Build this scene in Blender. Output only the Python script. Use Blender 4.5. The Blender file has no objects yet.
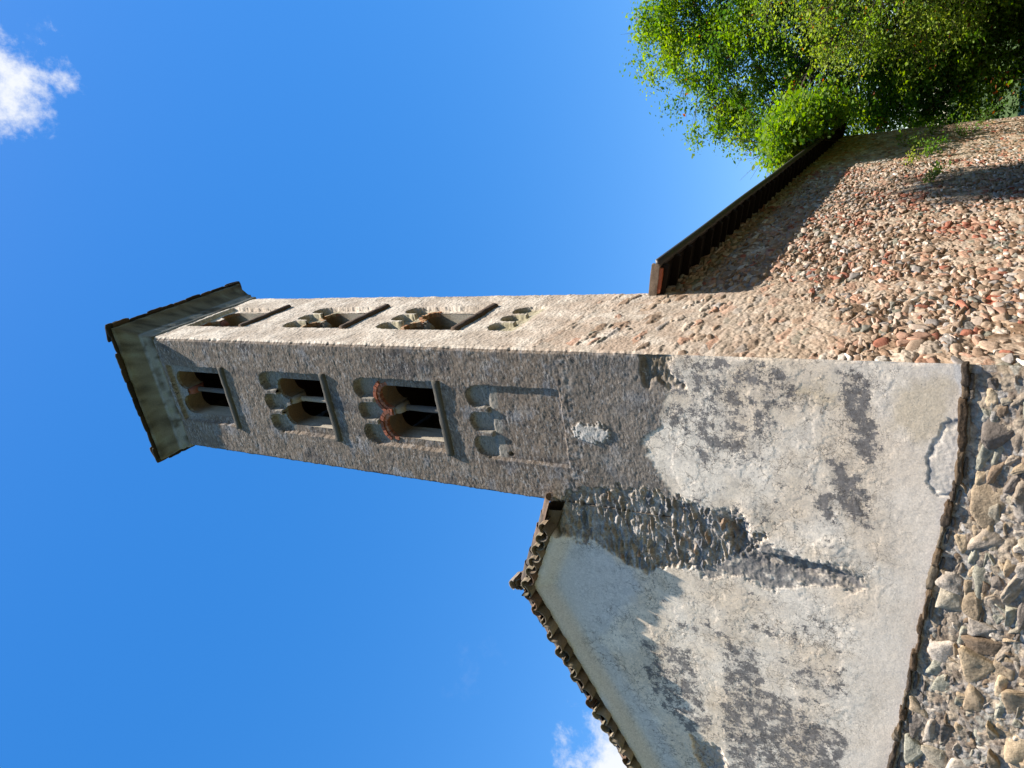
import bpy, math, random
import numpy as np
from mathutils import Matrix, Vector

# ------------------------------------------------------------------ camera, sky, sun, exposure
S = bpy.context.scene
COL = S.collection
S.view_settings.view_transform = 'Standard'
S.view_settings.look = 'None'
S.view_settings.gamma = 1.0
S.view_settings.use_curve_mapping = False
S.view_settings.exposure = 1.13
S.cycles.max_bounces = 6
S.cycles.diffuse_bounces = 3

F = Vector((-0.35888078, 0.78202433, 0.50955131))
R = Vector((0.92012433, 0.38810265, 0.05241714))
U = Vector((0.15676674, -0.48766206, 0.85884219))
cd = bpy.data.cameras.new('camera')
cam = bpy.data.objects.new('camera', cd)
COL.objects.link(cam)
X, Y, Z = -U, R, -F                       # the photo was taken with the phone turned a quarter turn
cam.matrix_world = Matrix(((X.x, Y.x, Z.x, 3.33260721), (X.y, Y.y, Z.y, -8.50991053), (X.z, Y.z, Z.z, 0.0), (0, 0, 0, 1)))
cd.sensor_fit = 'HORIZONTAL'
cd.sensor_width = 36.0
cd.lens = 703.959 / 1024 * 36.0
cd.clip_end = 3000
S.camera = cam

SUN = Vector((1.0, -0.42, 2.35)).normalized()
elev = math.asin(SUN.z)
azim = math.atan2(SUN.x, SUN.y)            # clockwise from +Y, as the sky texture counts it
W = bpy.data.worlds.new('World')
S.world = W
W.use_nodes = True
nt = W.node_tree
nt.nodes.clear()
def wn(t, **k):
    n = nt.nodes.new(t)
    for a, b in k.items(): setattr(n, a, b)
    return n
sky = wn('ShaderNodeTexSky', sky_type='NISHITA', sun_disc=False)
sky.sun_elevation = elev
sky.sun_rotation = azim
sky.air_density = 1.0
sky.dust_density = 0.3
sky.ozone_density = 2.5
hsv = wn('ShaderNodeHueSaturation')
hsv.inputs['Saturation'].default_value = 1.86
hsv.inputs['Value'].default_value = 1.66
gam = wn('ShaderNodeGamma')
gam.inputs['Gamma'].default_value = 0.6         # evens the brightness from zenith to horizon
nt.links.new(sky.outputs[0], gam.inputs['Color'])
nt.links.new(gam.outputs[0], hsv.inputs['Color'])
tc = wn('ShaderNodeTexCoord')
nz = wn('ShaderNodeTexNoise')
nz.inputs['Scale'].default_value = 20.0
nz.inputs['Detail'].default_value = 9.0
nz.inputs['Roughness'].default_value = 0.66
nz.inputs['Distortion'].default_value = 0.1
nt.links.new(tc.outputs['Generated'], nz.inputs['Vector'])
hs2 = wn('ShaderNodeHueSaturation')
hs2.inputs['Hue'].default_value = 0.511
hs2.inputs['Saturation'].default_value = 1.0
nt.links.new(hsv.outputs[0], hs2.inputs['Color'])
prev = hs2.outputs[0]
CLOUDS = [((0.112, 0.4620, 0.8795), 0.058, 0.95, 0.060), ((0.1535, 0.4885, 0.859), 0.016, 0.35, 0.05),
          ((-0.7720, 0.5560, 0.305), 0.070, 0.95, 0.060), ((-0.6709, 0.5491, 0.4984), 0.03, 0.06, 0.06)]
for d, r, amt, k in CLOUDS:
    d = Vector(d).normalized()
    dist = wn('ShaderNodeVectorMath', operation='DISTANCE')
    dist.inputs[1].default_value = d
    nt.links.new(tc.outputs['Generated'], dist.inputs[0])
    m1 = wn('ShaderNodeMath', operation='MULTIPLY_ADD')          # (noise-.5)*k*4 - dist
    nt.links.new(nz.outputs['Fac'], m1.inputs[0]); m1.inputs[1].default_value = k * 3.2; m1.inputs[2].default_value = -k * 1.6
    m2 = wn('ShaderNodeMath', operation='SUBTRACT')
    nt.links.new(m1.outputs[0], m2.inputs[0]); nt.links.new(dist.outputs['Value'], m2.inputs[1])
    mr = wn('ShaderNodeMapRange', interpolation_type='SMOOTHSTEP')
    nt.links.new(m2.outputs[0], mr.inputs['Value'])
    mr.inputs['From Min'].default_value = -r; mr.inputs['From Max'].default_value = -r + k * 1.0
    mr.inputs['To Min'].default_value = 0; mr.inputs['To Max'].default_value = amt
    mx = wn('ShaderNodeMix', data_type='RGBA')
    nt.links.new(mr.outputs[0], mx.inputs[0]); nt.links.new(prev, mx.inputs[6])
    mx.inputs[7].default_value = (3.9, 4.0, 4.15, 1)
    prev = mx.outputs[2]
bg = wn('ShaderNodeBackground')
bg.inputs['Strength'].default_value = 0.115
nt.links.new(prev, bg.inputs['Color'])
wo = wn('ShaderNodeOutputWorld')
nt.links.new(bg.outputs[0], wo.inputs['Surface'])

sd = bpy.data.lights.new('sun', 'SUN')
sd.energy = 5.0
sd.angle = math.radians(0.53)
sd.color = (1.0, 0.94, 0.86)
sun = bpy.data.objects.new('sun', sd)
COL.objects.link(sun)
sun.rotation_euler = SUN.to_track_quat('Z', 'Y').to_euler()
sun.location = SUN * 60

rng = np.random.default_rng(7)
random.seed(7)
GZ = -1.7                                    # ground under the photographer

# ------------------------------------------------------------------ numpy noise
PERM = np.random.default_rng(1).permutation(4096)
RV = np.random.default_rng(2).random((16, 4096))
def hsh(i, j, s=0):
    return PERM[(PERM[(i + 91 * s) & 4095] + j + 37 * s) & 4095]
def noise(x, y, s=0):
    i = np.floor(x).astype(np.int64); j = np.floor(y).astype(np.int64)
    fx = x - i; fy = y - j
    ux = fx * fx * fx * (fx * (fx * 6 - 15) + 10); uy = fy * fy * fy * (fy * (fy * 6 - 15) + 10)
    def g(a, b):
        an = RV[0][hsh(i + a, j + b, s)] * 6.28318
        return np.cos(an) * (fx - a) + np.sin(an) * (fy - b)
    return 1.5 * ((g(0, 0) * (1 - ux) + g(1, 0) * ux) * (1 - uy) + (g(0, 1) * (1 - ux) + g(1, 1) * ux) * uy)
def fbm(x, y, s=0, o=4, rough=0.5):
    v = 0; a = 1.0; t = 0
    for k in range(o):
        v = v + a * noise(x * 2 ** k + 17.3 * k, y * 2 ** k - 9.1 * k, s + k); t += a * a; a *= rough
    return v / math.sqrt(t)
def sstep(a, b, x):
    t = np.clip((x - a) / (b - a), 0, 1)
    return t * t * (3 - 2 * t)
def lin(c):
    c = np.array(c, float) / 255.0
    return np.where(c <= 0.04045, c / 12.92, ((c + 0.055) / 1.055) ** 2.4)
def mixc(a, b, t):
    return a * (1 - t[..., None]) + b * t[..., None]
def cells(x, y, sx, sy, s=0, jit=0.42, var=0.55, p=2.6, rng_n=1):
    """Rubble: nearest and second nearest stone of a jittered lattice with stones of unequal size."""
    gx = x / sx; gy = y / sy
    j0 = np.floor(gy).astype(np.int64)
    f1 = np.full(x.shape, 9.0); f2 = np.full(x.shape, 9.0)
    idn = np.zeros(x.shape, np.int64); dx1 = np.zeros(x.shape); dy1 = np.zeros(x.shape)
    for b in (-1, 0, 1):
        jj = j0 + b
        off = RV[5][(jj * 131 + s * 7) & 4095]
        i0 = np.floor(gx - off).astype(np.int64)
        for a in (-2, -1, 0, 1, 2):
            ii = i0 + a
            h = hsh(ii, jj, s + 11)
            cx = ii + 0.5 + off + (RV[1][h] - 0.5) * 2 * jit; cy = jj + 0.5 + (RV[2][h] - 0.5) * 2 * jit * 0.8
            sz = 1 + var * (RV[3][h] * 2 - 1); asp = 1 + 0.45 * (RV[4][h] - 0.5)
            rot = (RV[6][h] - 0.5) * 0.7
            ddx = gx - cx; ddy = gy - cy
            rx = (ddx + rot * ddy) / (sz * asp); ry = (ddy - rot * ddx) / (sz / asp)
            d = (np.abs(rx) ** p + np.abs(ry) ** p) ** (1 / p)
            c1 = d < f1
            f2 = np.where(c1, f1, np.minimum(f2, d))
            f1 = np.where(c1, d, f1); idn = np.where(c1, h, idn)
            dx1 = np.where(c1, ddx, dx1); dy1 = np.where(c1, ddy, dy1)
    return f1, f2, idn, dx1, dy1
def stones(x, y, sx, sy, s=0, gap=0.08, facet=0.5, **k):
    """height 0..1 of faceted stones, coverage mask, and the stone's id"""
    wx = x + 0.16 * sx * fbm(x / sx * 1.3, y / sy * 1.3, s + 3, 3); wy = y + 0.16 * sy * fbm(x / sx * 1.3 + 40, y / sy * 1.3, s + 5, 3)
    f1, f2, h, dx, dy = cells(wx, wy, sx, sy, s, **k)
    e = f2 - f1
    m = sstep(gap * 0.5, gap * 1.6, e) * sstep(0.85, 0.66, f1)
    top = 0.55 + 0.45 * RV[7][h]
    tilt = ((RV[8][h] - 0.5) * dx + (RV[9][h] - 0.5) * dy) * facet * 1.5
    ang = RV[10][h] * 6.28
    c2 = top + 0.35 - np.abs(np.cos(ang) * dx + np.sin(ang) * dy) * facet * 2.4
    H = np.minimum(top + tilt, c2)
    round_ = np.sqrt(np.clip(e * 3.2, 0, 1))
    H = np.clip(H, 0.12, 1.3) * (0.35 + 0.65 * round_)
    return H * m, m, h, e
def rubble(x, y, sx, sy, s=0, gap=0.03, rise=7.0, tilt=0.5, **k):
    """flush rubble: flat-topped irregular stones with narrow recessed joints; some missing"""
    wx = x + 0.20 * sx * fbm(x / sx * 1.1, y / sy * 1.1, s + 3, 4, 0.6); wy = y + 0.20 * sy * fbm(x / sx * 1.1 + 40, y / sy * 1.1, s + 5, 4, 0.6)
    f1, f2, h, dx, dy = cells(wx, wy, sx, sy, s, **k)
    e = f2 - f1
    m = sstep(gap * 0.4, gap * 1.6, e)
    H = 0.72 + 0.28 * RV[7][h] + ((RV[8][h] - 0.5) * dx + (RV[9][h] - 0.5) * dy) * tilt * 1.6
    for q in range(4):
        ang = RV[10][h] * 6.28 + q * 1.57 + (RV[(4 + q) % 16][h] - 0.5) * 1.2
        H = np.minimum(H, 0.80 + 0.45 * RV[(9 + q) % 16][h] - np.clip(np.cos(ang) * dx + np.sin(ang) * dy, -0.1, 2) * tilt * (0.8 + 1.8 * RV[(1 + q) % 16][h]))
    H = H * (1 - np.exp(-e * rise)) 
    H = np.where(RV[13][h] > 0.93, 0.1 * H, H)
    return np.clip(H, 0, 1.3) * m, m, h, e
def palette(h, pal, wts, row=11):
    w = np.cumsum(np.array(wts, float)); w /= w[-1]
    idx = np.searchsorted(w, RV[row][h] * 0.99999)
    base = np.array([lin(c) for c in pal])[idx]
    v = 0.82 + 0.34 * RV[12][h]
    return base * v[..., None]
def poly_sd(x, y, P):
    """signed distance to a polygon, positive inside"""
    P = np.array(P, float); n = len(P)
    d = np.full(x.shape, 1e9); ins = np.zeros(x.shape, bool)
    for i in range(n):
        a = P[i]; b = P[(i + 1) % n]; ab = b - a
        t = np.clip(((x - a[0]) * ab[0] + (y - a[1]) * ab[1]) / (ab @ ab + 1e-12), 0, 1)
        d = np.minimum(d, np.hypot(x - a[0] - t * ab[0], y - a[1] - t * ab[1]))
        c = ((a[1] > y) != (b[1] > y)) & (x < (b[0] - a[0]) * (y - a[1]) / (b[1] - a[1] + 1e-12) + a[0])
        ins ^= c
    return np.where(ins, d, -d)
def line_d(x, y, P):
    d = np.full(x.shape, 1e9)
    for a, b in zip(P[:-1], P[1:]):
        a = np.array(a); b = np.array(b); ab = b - a
        t = np.clip(((x - a[0]) * ab[0] + (y - a[1]) * ab[1]) / (ab @ ab), 0, 1)
        d = np.minimum(d, np.hypot(x - a[0] - t * ab[0], y - a[1] - t * ab[1]))
    return d

# ------------------------------------------------------------------ mesh helpers
def mesh(name, V, Fc, mat=None, parent=None, col=None, smooth=True, extra=None):
    V = np.ascontiguousarray(V, np.float32).reshape(-1, 3)
    me = bpy.data.meshes.new(name)
    if isinstance(Fc, np.ndarray):
        n, k = Fc.shape
        me.vertices.add(len(V)); me.vertices.foreach_set('co', V.ravel())
        me.loops.add(n * k); me.loops.foreach_set('vertex_index', np.ascontiguousarray(Fc, np.int32).ravel())
        me.polygons.add(n); me.polygons.foreach_set('loop_start', np.arange(0, n * k, k, dtype=np.int32))
        me.update(calc_edges=True)
    else:
        me.from_pydata([tuple(v) for v in V], [], [list(map(int, f)) for f in Fc])
    me.validate()
    if smooth: me.polygons.foreach_set('use_smooth', np.ones(len(me.polygons), bool))
    if col is not None:
        a = me.attributes.new('Col', 'FLOAT_COLOR', 'POINT')
        c = np.ones((len(V), 4), np.float32); c[:, :3] = np.asarray(col).reshape(-1, 3)
        a.data.foreach_set('color', c.ravel())
    if extra is not None:
        for kx, v in extra.items():
            a = me.attributes.new(kx, 'FLOAT', 'POINT'); a.data.foreach_set('value', np.ascontiguousarray(v, np.float32).ravel())
    if mat: me.materials.append(mat)
    me.update()
    o = bpy.data.objects.new(name, me)
    COL.objects.link(o)
    if parent: o.parent = parent
    return o
def thing(name, label, cat, loc=(0, 0, 0), group=None):
    o = bpy.data.objects.new(name, None)
    COL.objects.link(o)
    o.empty_display_size = 0.3
    o['label'] = label; o['category'] = cat
    if group: o['group'] = group
    o.location = loc
    return o
def gridfaces(nr, nc, keep=None, flip=False):
    i = np.arange(nr * nc).reshape(nr, nc)
    f = np.stack([i[:-1, :-1], i[:-1, 1:], i[1:, 1:], i[1:, :-1]], -1)
    if flip: f = f[..., ::-1]
    f = f.reshape(-1, 4)
    return f if keep is None else f[keep.ravel()]
class MB:
    """collects pieces (verts, faces, colour) into ONE mesh"""
    def __init__(s): s.v = []; s.f = []; s.c = []; s.n = 0
    def add(s, V, Fc, c=(0.5, 0.5, 0.5)):
        V = np.asarray(V, float).reshape(-1, 3)
        s.v.append(V); s.f += [tuple(int(q) + s.n for q in f) for f in Fc]
        c = np.asarray(c, float); s.c.append(np.broadcast_to(c, (len(V), 3)) if c.ndim == 1 else c)
        s.n += len(V)
    def build(s, name, mat, parent=None, smooth=True):
        return mesh(name, np.concatenate(s.v), s.f, mat, parent, np.concatenate(s.c), smooth)
def n3(P, sc, s=0):
    return noise(P[:, 0] * sc + P[:, 2] * sc * 0.71 + 3.1 * s, P[:, 1] * sc + P[:, 2] * sc * 0.53 - 7.7 * s, s) 
def rough_box(c, dims, ax=None, n=6, amp=0.01, rnd=0.25, seed=0, sc=9.0):
    """a stone slab: subdivided block with rounded, chipped faces; ax = 3 axis vectors"""
    lin_ = np.linspace(-1, 1, n + 1)
    V = []; Fc = []
    for a in range(3):
        for sg in (-1, 1):
            u, v = np.meshgrid(lin_, lin_, indexing='ij')
            P = np.zeros((n + 1, n + 1, 3)); P[..., a] = sg; P[..., (a + 1) % 3] = u; P[..., (a + 2) % 3] = v
            b = len(V) * (n + 1) ** 2
            V.append(P.reshape(-1, 3))
            fs = gridfaces(n + 1, n + 1, flip=(sg < 0)) + b
            Fc += [tuple(q) for q in fs]
    V = np.concatenate(V)
    L = (np.abs(V) ** (2 / rnd if rnd > 0.01 else 60)).sum(1) ** (rnd / 2 if rnd > 0.01 else 1 / 60)
    V = V / np.maximum(L, 1e-6)[:, None]
    P = V * np.array(dims) / 2
    q = P + np.array(c)
    P = P + amp * np.stack([n3(q, sc, seed + 1), n3(q, sc, seed + 2), n3(q, sc, seed + 3)], -1) + amp * 0.5 * np.stack([n3(q, sc * 3, seed + 4), n3(q, sc * 3, seed + 5), n3(q, sc * 3, seed + 6)], -1)
    if ax is not None:
        P = P @ np.array([tuple(a) for a in ax], float)
    return P + np.array(c), Fc
def tube(pts, rad, k=7, jit=0.0):
    pts = np.asarray(pts, float); n = len(pts)
    rad = np.broadcast_to(np.asarray(rad, float), (n,))
    T = np.gradient(pts, axis=0); T /= np.linalg.norm(T, axis=1)[:, None] + 1e-9
    ref = np.array([0.31, 0.95, 0.05]) if abs(T[0][2]) > 0.6 else np.array([0.05, 0.1, 1.0])
    A = np.cross(T, ref); A /= np.linalg.norm(A, axis=1)[:, None] + 1e-9
    B = np.cross(T, A)
    th = np.linspace(0, 2 * np.pi, k, endpoint=False)
    V = pts[:, None] + (np.cos(th)[None, :, None] * A[:, None] + np.sin(th)[None, :, None] * B[:, None]) * rad[:, None, None]
    if jit: V = V + rng.normal(0, jit, V.shape) * rad[:, None, None]
    Fc = [(i * k + j, i * k + (j + 1) % k, (i + 1) * k + (j + 1) % k, (i + 1) * k + j) for i in range(n - 1) for j in range(k)]
    Fc += [tuple(range(k - 1, -1, -1)), tuple((n - 1) * k + j for j in range(k))]
    return V.reshape(-1, 3), Fc

# ------------------------------------------------------------------ materials
def material(name, speckle=0.25, sscale=60.0, bump=0.4, bscale=45.0, bdist=0.01, rough=0.92, cracks=0.0, spec=0.15, front=False):
    m = bpy.data.materials.new(name); m.use_nodes = True
    t = m.node_tree; N = t.nodes; N.clear(); L = t.links
    out = N.new('ShaderNodeOutputMaterial'); p = N.new('ShaderNodeBsdfPrincipled')
    L.new(p.outputs[0], out.inputs[0])
    p.inputs['Roughness'].default_value = rough
    p.inputs['Specular IOR Level'].default_value = spec
    at = N.new('ShaderNodeAttribute'); at.attribute_name = 'Col'
    co = N.new('ShaderNodeTexCoord')
    def noi(sc, det, r=0.6):
        n = N.new('ShaderNodeTexNoise'); n.inputs['Scale'].default_value = sc; n.inputs['Detail'].default_value = det; n.inputs['Roughness'].default_value = r
        L.new(co.outputs['Object'], n.inputs['Vector']); return n
    n1 = noi(sscale, 4, 0.7)
    mr = N.new('ShaderNodeMapRange'); L.new(n1.outputs['Fac'], mr.inputs[0])
    mr.inputs[1].default_value = 0.25; mr.inputs[2].default_value = 0.75
    mr.inputs[3].default_value = 1 - speckle; mr.inputs[4].default_value = 1 + speckle
    mul = N.new('ShaderNodeVectorMath'); mul.operation = 'SCALE'
    L.new(at.outputs['Color'], mul.inputs[0]); L.new(mr.outputs[0], mul.inputs['Scale'])
    cur = mul.outputs[0]
    if front:
        def math_(op, a, b=None, c=None):
            n = N.new('ShaderNodeMath'); n.operation = op
            for i_, v in enumerate((a, b, c)):
                if v is None: continue
                if isinstance(v, (int, float)): n.inputs[i_].default_value = v
                else: L.new(v, n.inputs[i_])
            return n.outputs[0]
        def ramp(v, lo, hi, a=0.0, b=1.0):
            q = N.new('ShaderNodeMapRange'); q.interpolation_type = 'SMOOTHSTEP'
            L.new(v, q.inputs[0]); q.inputs[1].default_value = lo; q.inputs[2].default_value = hi; q.inputs[3].default_value = a; q.inputs[4].default_value = b
            return q.outputs[0]
        def mixcol(f, a, col):
            q = N.new('ShaderNodeMix'); q.data_type = 'RGBA'; L.new(f, q.inputs[0]); L.new(a, q.inputs[6])
            if isinstance(col, tuple): q.inputs[7].default_value = col + (1,)
            else: L.new(col, q.inputs[7])
            return q.outputs[2]
        def attr(nm):
            q = N.new('ShaderNodeAttribute'); q.attribute_name = nm; return q.outputs['Fac']
        den, cot = attr('den'), attr('coat')
        mp_ = N.new('ShaderNodeMapping'); L.new(co.outputs['Object'], mp_.inputs[0]); mp_.inputs['Scale'].default_value = (1, 1, 1.9)   # horizontal grain
        def noi2(sc, det, r): 
            q = noi(sc, det, r); L.new(mp_.outputs[0], q.inputs['Vector']); return q.outputs['Fac']
        plast_ = math_('SUBTRACT', 1.0, cot)
        # lichen, crisp at its edges, broken into grains
        la = noi(5.2, 14, 0.74).outputs['Fac']; lb = noi(34, 6, 0.8).outputs['Fac']
        lv = math_('MULTIPLY_ADD', la, 0.74, math_('MULTIPLY', lb, 0.26))
        diff = math_('SUBTRACT', den, math_('MULTIPLY_ADD', lv, 2.6, -0.8))
        lm = ramp(diff, -0.03, 0.07)
        lcn = noi(16, 8, 0.75).outputs['Fac']
        lc = N.new('ShaderNodeMix'); lc.data_type = 'RGBA'; L.new(ramp(lcn, 0.35, 0.65), lc.inputs[0]); lc.inputs[6].default_value = (0.075, 0.070, 0.069, 1); lc.inputs[7].default_value = (0.21, 0.19, 0.175, 1)
        cur = mixcol(math_('MULTIPLY', lm, 0.9), cur, lc.outputs[2])
        fa = noi(4.3, 14, 0.70).outputs['Fac']; fb = noi(13, 10, 0.75).outputs['Fac']
        flk = ramp(math_('MULTIPLY_ADD', fa, 0.6, math_('MULTIPLY', fb, 0.4)), 0.478, 0.508)
        dk = math_('MULTIPLY', math_('MULTIPLY', math_('SUBTRACT', 1.0, flk), attr('crk')), plast_)
        cur = mixcol(math_('MULTIPLY', dk, 0.20), cur, (0.30, 0.272, 0.245))
        # fine pits and grains of the bare plaster
        pz_ = noi(46, 3, 0.6).outputs['Fac']
        plast = math_('SUBTRACT', 1.0, cot)
        pits = math_('MULTIPLY', ramp(pz_, 0.655, 0.70), math_('MULTIPLY', plast, 0.75))
        cur = mixcol(pits, cur, (0.12, 0.11, 0.105))
        # rough coat of the tower: grit and pits in horizontal grain
        cot = math_('MULTIPLY', cot, ramp(noi(1.9, 6, 0.6).outputs['Fac'], 0.36, 0.60, 0.30, 1.0))
        ga_ = noi2(11, 7, 0.72); gb_ = noi2(19, 4, 0.62)
        cur = mixcol(math_('MULTIPLY', ramp(ga_, 0.535, 0.60), math_('MULTIPLY', cot, 0.60)), cur, (0.42, 0.385, 0.345))
        cur = mixcol(math_('MULTIPLY', ramp(gb_, 0.545, 0.60), math_('MULTIPLY', cot, 0.75)), cur, (0.060, 0.054, 0.050))
    n2 = noi(bscale, 6, 0.65)
    hgt = n2.outputs['Fac']
    if front: hgt = math_('MULTIPLY_ADD', math_('SUBTRACT', ga_, gb_), math_('MULTIPLY', cot, 2.2), hgt)
    if cracks:
        nw = noi(3.6, 6, 0.7); add = N.new('ShaderNodeVectorMath'); add.operation = 'MULTIPLY_ADD'
        L.new(nw.outputs['Color'], add.inputs[0]); add.inputs[1].default_value = (0.34, 0.34, 0.34); L.new(co.outputs['Object'], add.inputs[2])
        tot = None
        for sc, w, lo in ((5.0, 0.034, 0.47), (11.0, 0.060, 0.48)):
            v = N.new('ShaderNodeTexVoronoi'); v.feature = 'DISTANCE_TO_EDGE'; v.inputs['Scale'].default_value = sc
            L.new(add.outputs[0], v.inputs['Vector'])
            q = N.new('ShaderNodeMapRange'); L.new(v.outputs['Distance'], q.inputs[0])
            q.inputs[1].default_value = 0.0; q.inputs[2].default_value = w; q.inputs[3].default_value = 1; q.inputs[4].default_value = 0
            nm = noi(1.7 * sc / 6.5, 5, 0.65); g = N.new('ShaderNodeMapRange'); L.new(nm.outputs['Fac'], g.inputs[0])
            g.inputs[1].default_value = lo; g.inputs[2].default_value = lo + 0.10
            mm = N.new('ShaderNodeMath'); mm.operation = 'MULTIPLY'; L.new(q.outputs[0], mm.inputs[0]); L.new(g.outputs[0], mm.inputs[1])
            if tot is None: tot = mm.outputs[0]
            else:
                mxm = N.new('ShaderNodeMath'); mxm.operation = 'MAXIMUM'; L.new(tot, mxm.inputs[0]); L.new(mm.outputs[0], mxm.inputs[1]); tot = mxm.outputs[0]
        ca = N.new('ShaderNodeAttribute'); ca.attribute_name = 'crk'
        cm = N.new('ShaderNodeMath'); cm.operation = 'MULTIPLY'; L.new(tot, cm.inputs[0]); L.new(ca.outputs['Fac'], cm.inputs[1])
        ck = N.new('ShaderNodeMath'); ck.operation = 'MULTIPLY'; L.new(cm.outputs[0], ck.inputs[0]); ck.inputs[1].default_value = cracks
        mx = N.new('ShaderNodeMix'); mx.data_type = 'RGBA'
        L.new(ck.outputs[0], mx.inputs[0]); L.new(cur, mx.inputs[6]); mx.inputs[7].default_value = (0.07, 0.06, 0.055, 1)
        cur = mx.outputs[2]
        sb = N.new('ShaderNodeMath'); sb.operation = 'MULTIPLY_ADD'; L.new(ck.outputs[0], sb.inputs[0]); sb.inputs[1].default_value = -0.8; L.new(hgt, sb.inputs[2]); hgt = sb.outputs[0]
    L.new(cur, p.inputs['Base Color'])
    b = N.new('ShaderNodeBump'); b.inputs['Strength'].default_value = bump; b.inputs['Distance'].default_value = bdist
    L.new(hgt, b.inputs['Height']); L.new(b.outputs[0], p.inputs['Normal'])
    return m
M_wall = material('weathered_render', 0.30, 26, 0.55, 38, 0.012)
M_plaster = material('lime_plaster', 0.18, 36, 0.40, 40, 0.007, cracks=0.9, front=True)
M_stone = material('rubble_stone', 0.45, 20, 0.9, 26, 0.022)
M_small = material('rubble_masonry', 0.25, 38, 0.6, 30, 0.014)
M_trim = material('carved_stone', 0.28, 40, 0.5, 34, 0.01)
M_tile = material('clay_tile', 0.3, 35, 0.4, 30, 0.006, rough=0.85)
M_wood = material('old_timber', 0.3, 30, 0.4, 26, 0.006)
M_bark = material('bark', 0.4, 25, 0.8, 18, 0.03)
M_metal = material('painted_metal', 0.15, 25, 0.08, 20, 0.003, rough=0.5, spec=0.4)
M_ground = material('ground_soil', 0.35, 9, 0.6, 5, 0.05)
def leaf_material(name, trans=0.35):
    m = bpy.data.materials.new(name); m.use_nodes = True
    t = m.node_tree; N = t.nodes; N.clear(); L = t.links
    out = N.new('ShaderNodeOutputMaterial'); at = N.new('ShaderNodeAttribute'); at.attribute_name = 'Col'
    co = N.new('ShaderNodeTexCoord'); nn = N.new('ShaderNodeTexNoise'); nn.inputs['Scale'].default_value = 30; L.new(co.outputs['Object'], nn.inputs['Vector'])
    mr = N.new('ShaderNodeMapRange'); L.new(nn.outputs['Fac'], mr.inputs[0]); mr.inputs[3].default_value = 0.75; mr.inputs[4].default_value = 1.25
    sc = N.new('ShaderNodeVectorMath'); sc.operation = 'SCALE'; L.new(at.outputs['Color'], sc.inputs[0]); L.new(mr.outputs[0], sc.inputs['Scale'])
    p = N.new('ShaderNodeBsdfPrincipled'); p.inputs['Roughness'].default_value = 0.55; p.inputs['Specular IOR Level'].default_value = 0.2
    L.new(sc.outputs[0], p.inputs['Base Color'])
    tr = N.new('ShaderNodeBsdfTranslucent')
    hs = N.new('ShaderNodeHueSaturation'); hs.inputs['Saturation'].default_value = 1.15; hs.inputs['Value'].default_value = 1.5; L.new(sc.outputs[0], hs.inputs['Color']); L.new(hs.outputs[0], tr.inputs['Color'])
    mx = N.new('ShaderNodeMixShader'); mx.inputs[0].default_value = trans
    L.new(p.outputs[0], mx.inputs[1]); L.new(tr.outputs[0], mx.inputs[2]); L.new(mx.outputs[0], out.inputs[0])
    return m
M_leaf = leaf_material('leaf', 0.5)

# ------------------------------------------------------------------ ground
def ground_z(x, y):
    return GZ - 1.7 * sstep(6, 30, y) + 0.9 * sstep(-1, -9, x) * sstep(4, -2, y) + 16.5 * sstep(8.5, 21, x) * sstep(62, 38, y) * sstep(-60, -30, y)  # rise on the right: unseen bank added to block low sky light
gx = np.sign(np.linspace(-1, 1, 240)) * np.abs(np.linspace(-1, 1, 240)) ** 3.0 * 1500
GX, GY = np.meshgrid(gx, gx)
GZZ = ground_z(GX, GY) + 0.06 * fbm(GX / 2.5, GY / 2.5, 3, 3)
gc = mixc(np.broadcast_to(lin((92, 88, 82)), GX.shape + (3,)), lin((80, 80, 62)), sstep(-0.2, 0.3, fbm(GX / 3, GY / 3, 5, 4)) * sstep(2.5, 6, np.hypot(GX - 2, GY + 3)))
gc = mixc(gc, lin((64, 78, 36)), sstep(9, 18, np.hypot(GX - 2, GY + 3)))
gc = mixc(gc, lin((52, 64, 32)), sstep(8, 11, GX) * sstep(70, 40, GY))
g = mesh('ground', np.stack([GX, GY, GZZ], -1), gridfaces(240, 240), M_ground, None, gc)
g['kind'] = 'structure'

# ------------------------------------------------------------------ the two buildings
TW, TD = 2.6, 2.854
ROT = math.tan(math.radians(0.35))
YEND = 28.5
Z1 = 4.2
ZT = 14.52
tower = thing('bell_tower', 'tall slender stone bell tower with tiers of arched openings under a flat eave', 'bell tower', (-TW / 2, TD / 2, 4.2))
church = thing('church', 'old stone church with cracked plaster gable front, rubble side wall and clay tile roof', 'church', (-4.2, 12, GZ))
tower_inv = Vector((TW / 2, -TD / 2, -4.2)); church_inv = Vector((4.2, -12, -GZ))
def put(o, root):
    o.parent = root
    o.location = tower_inv if root is tower else church_inv
    return o

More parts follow.
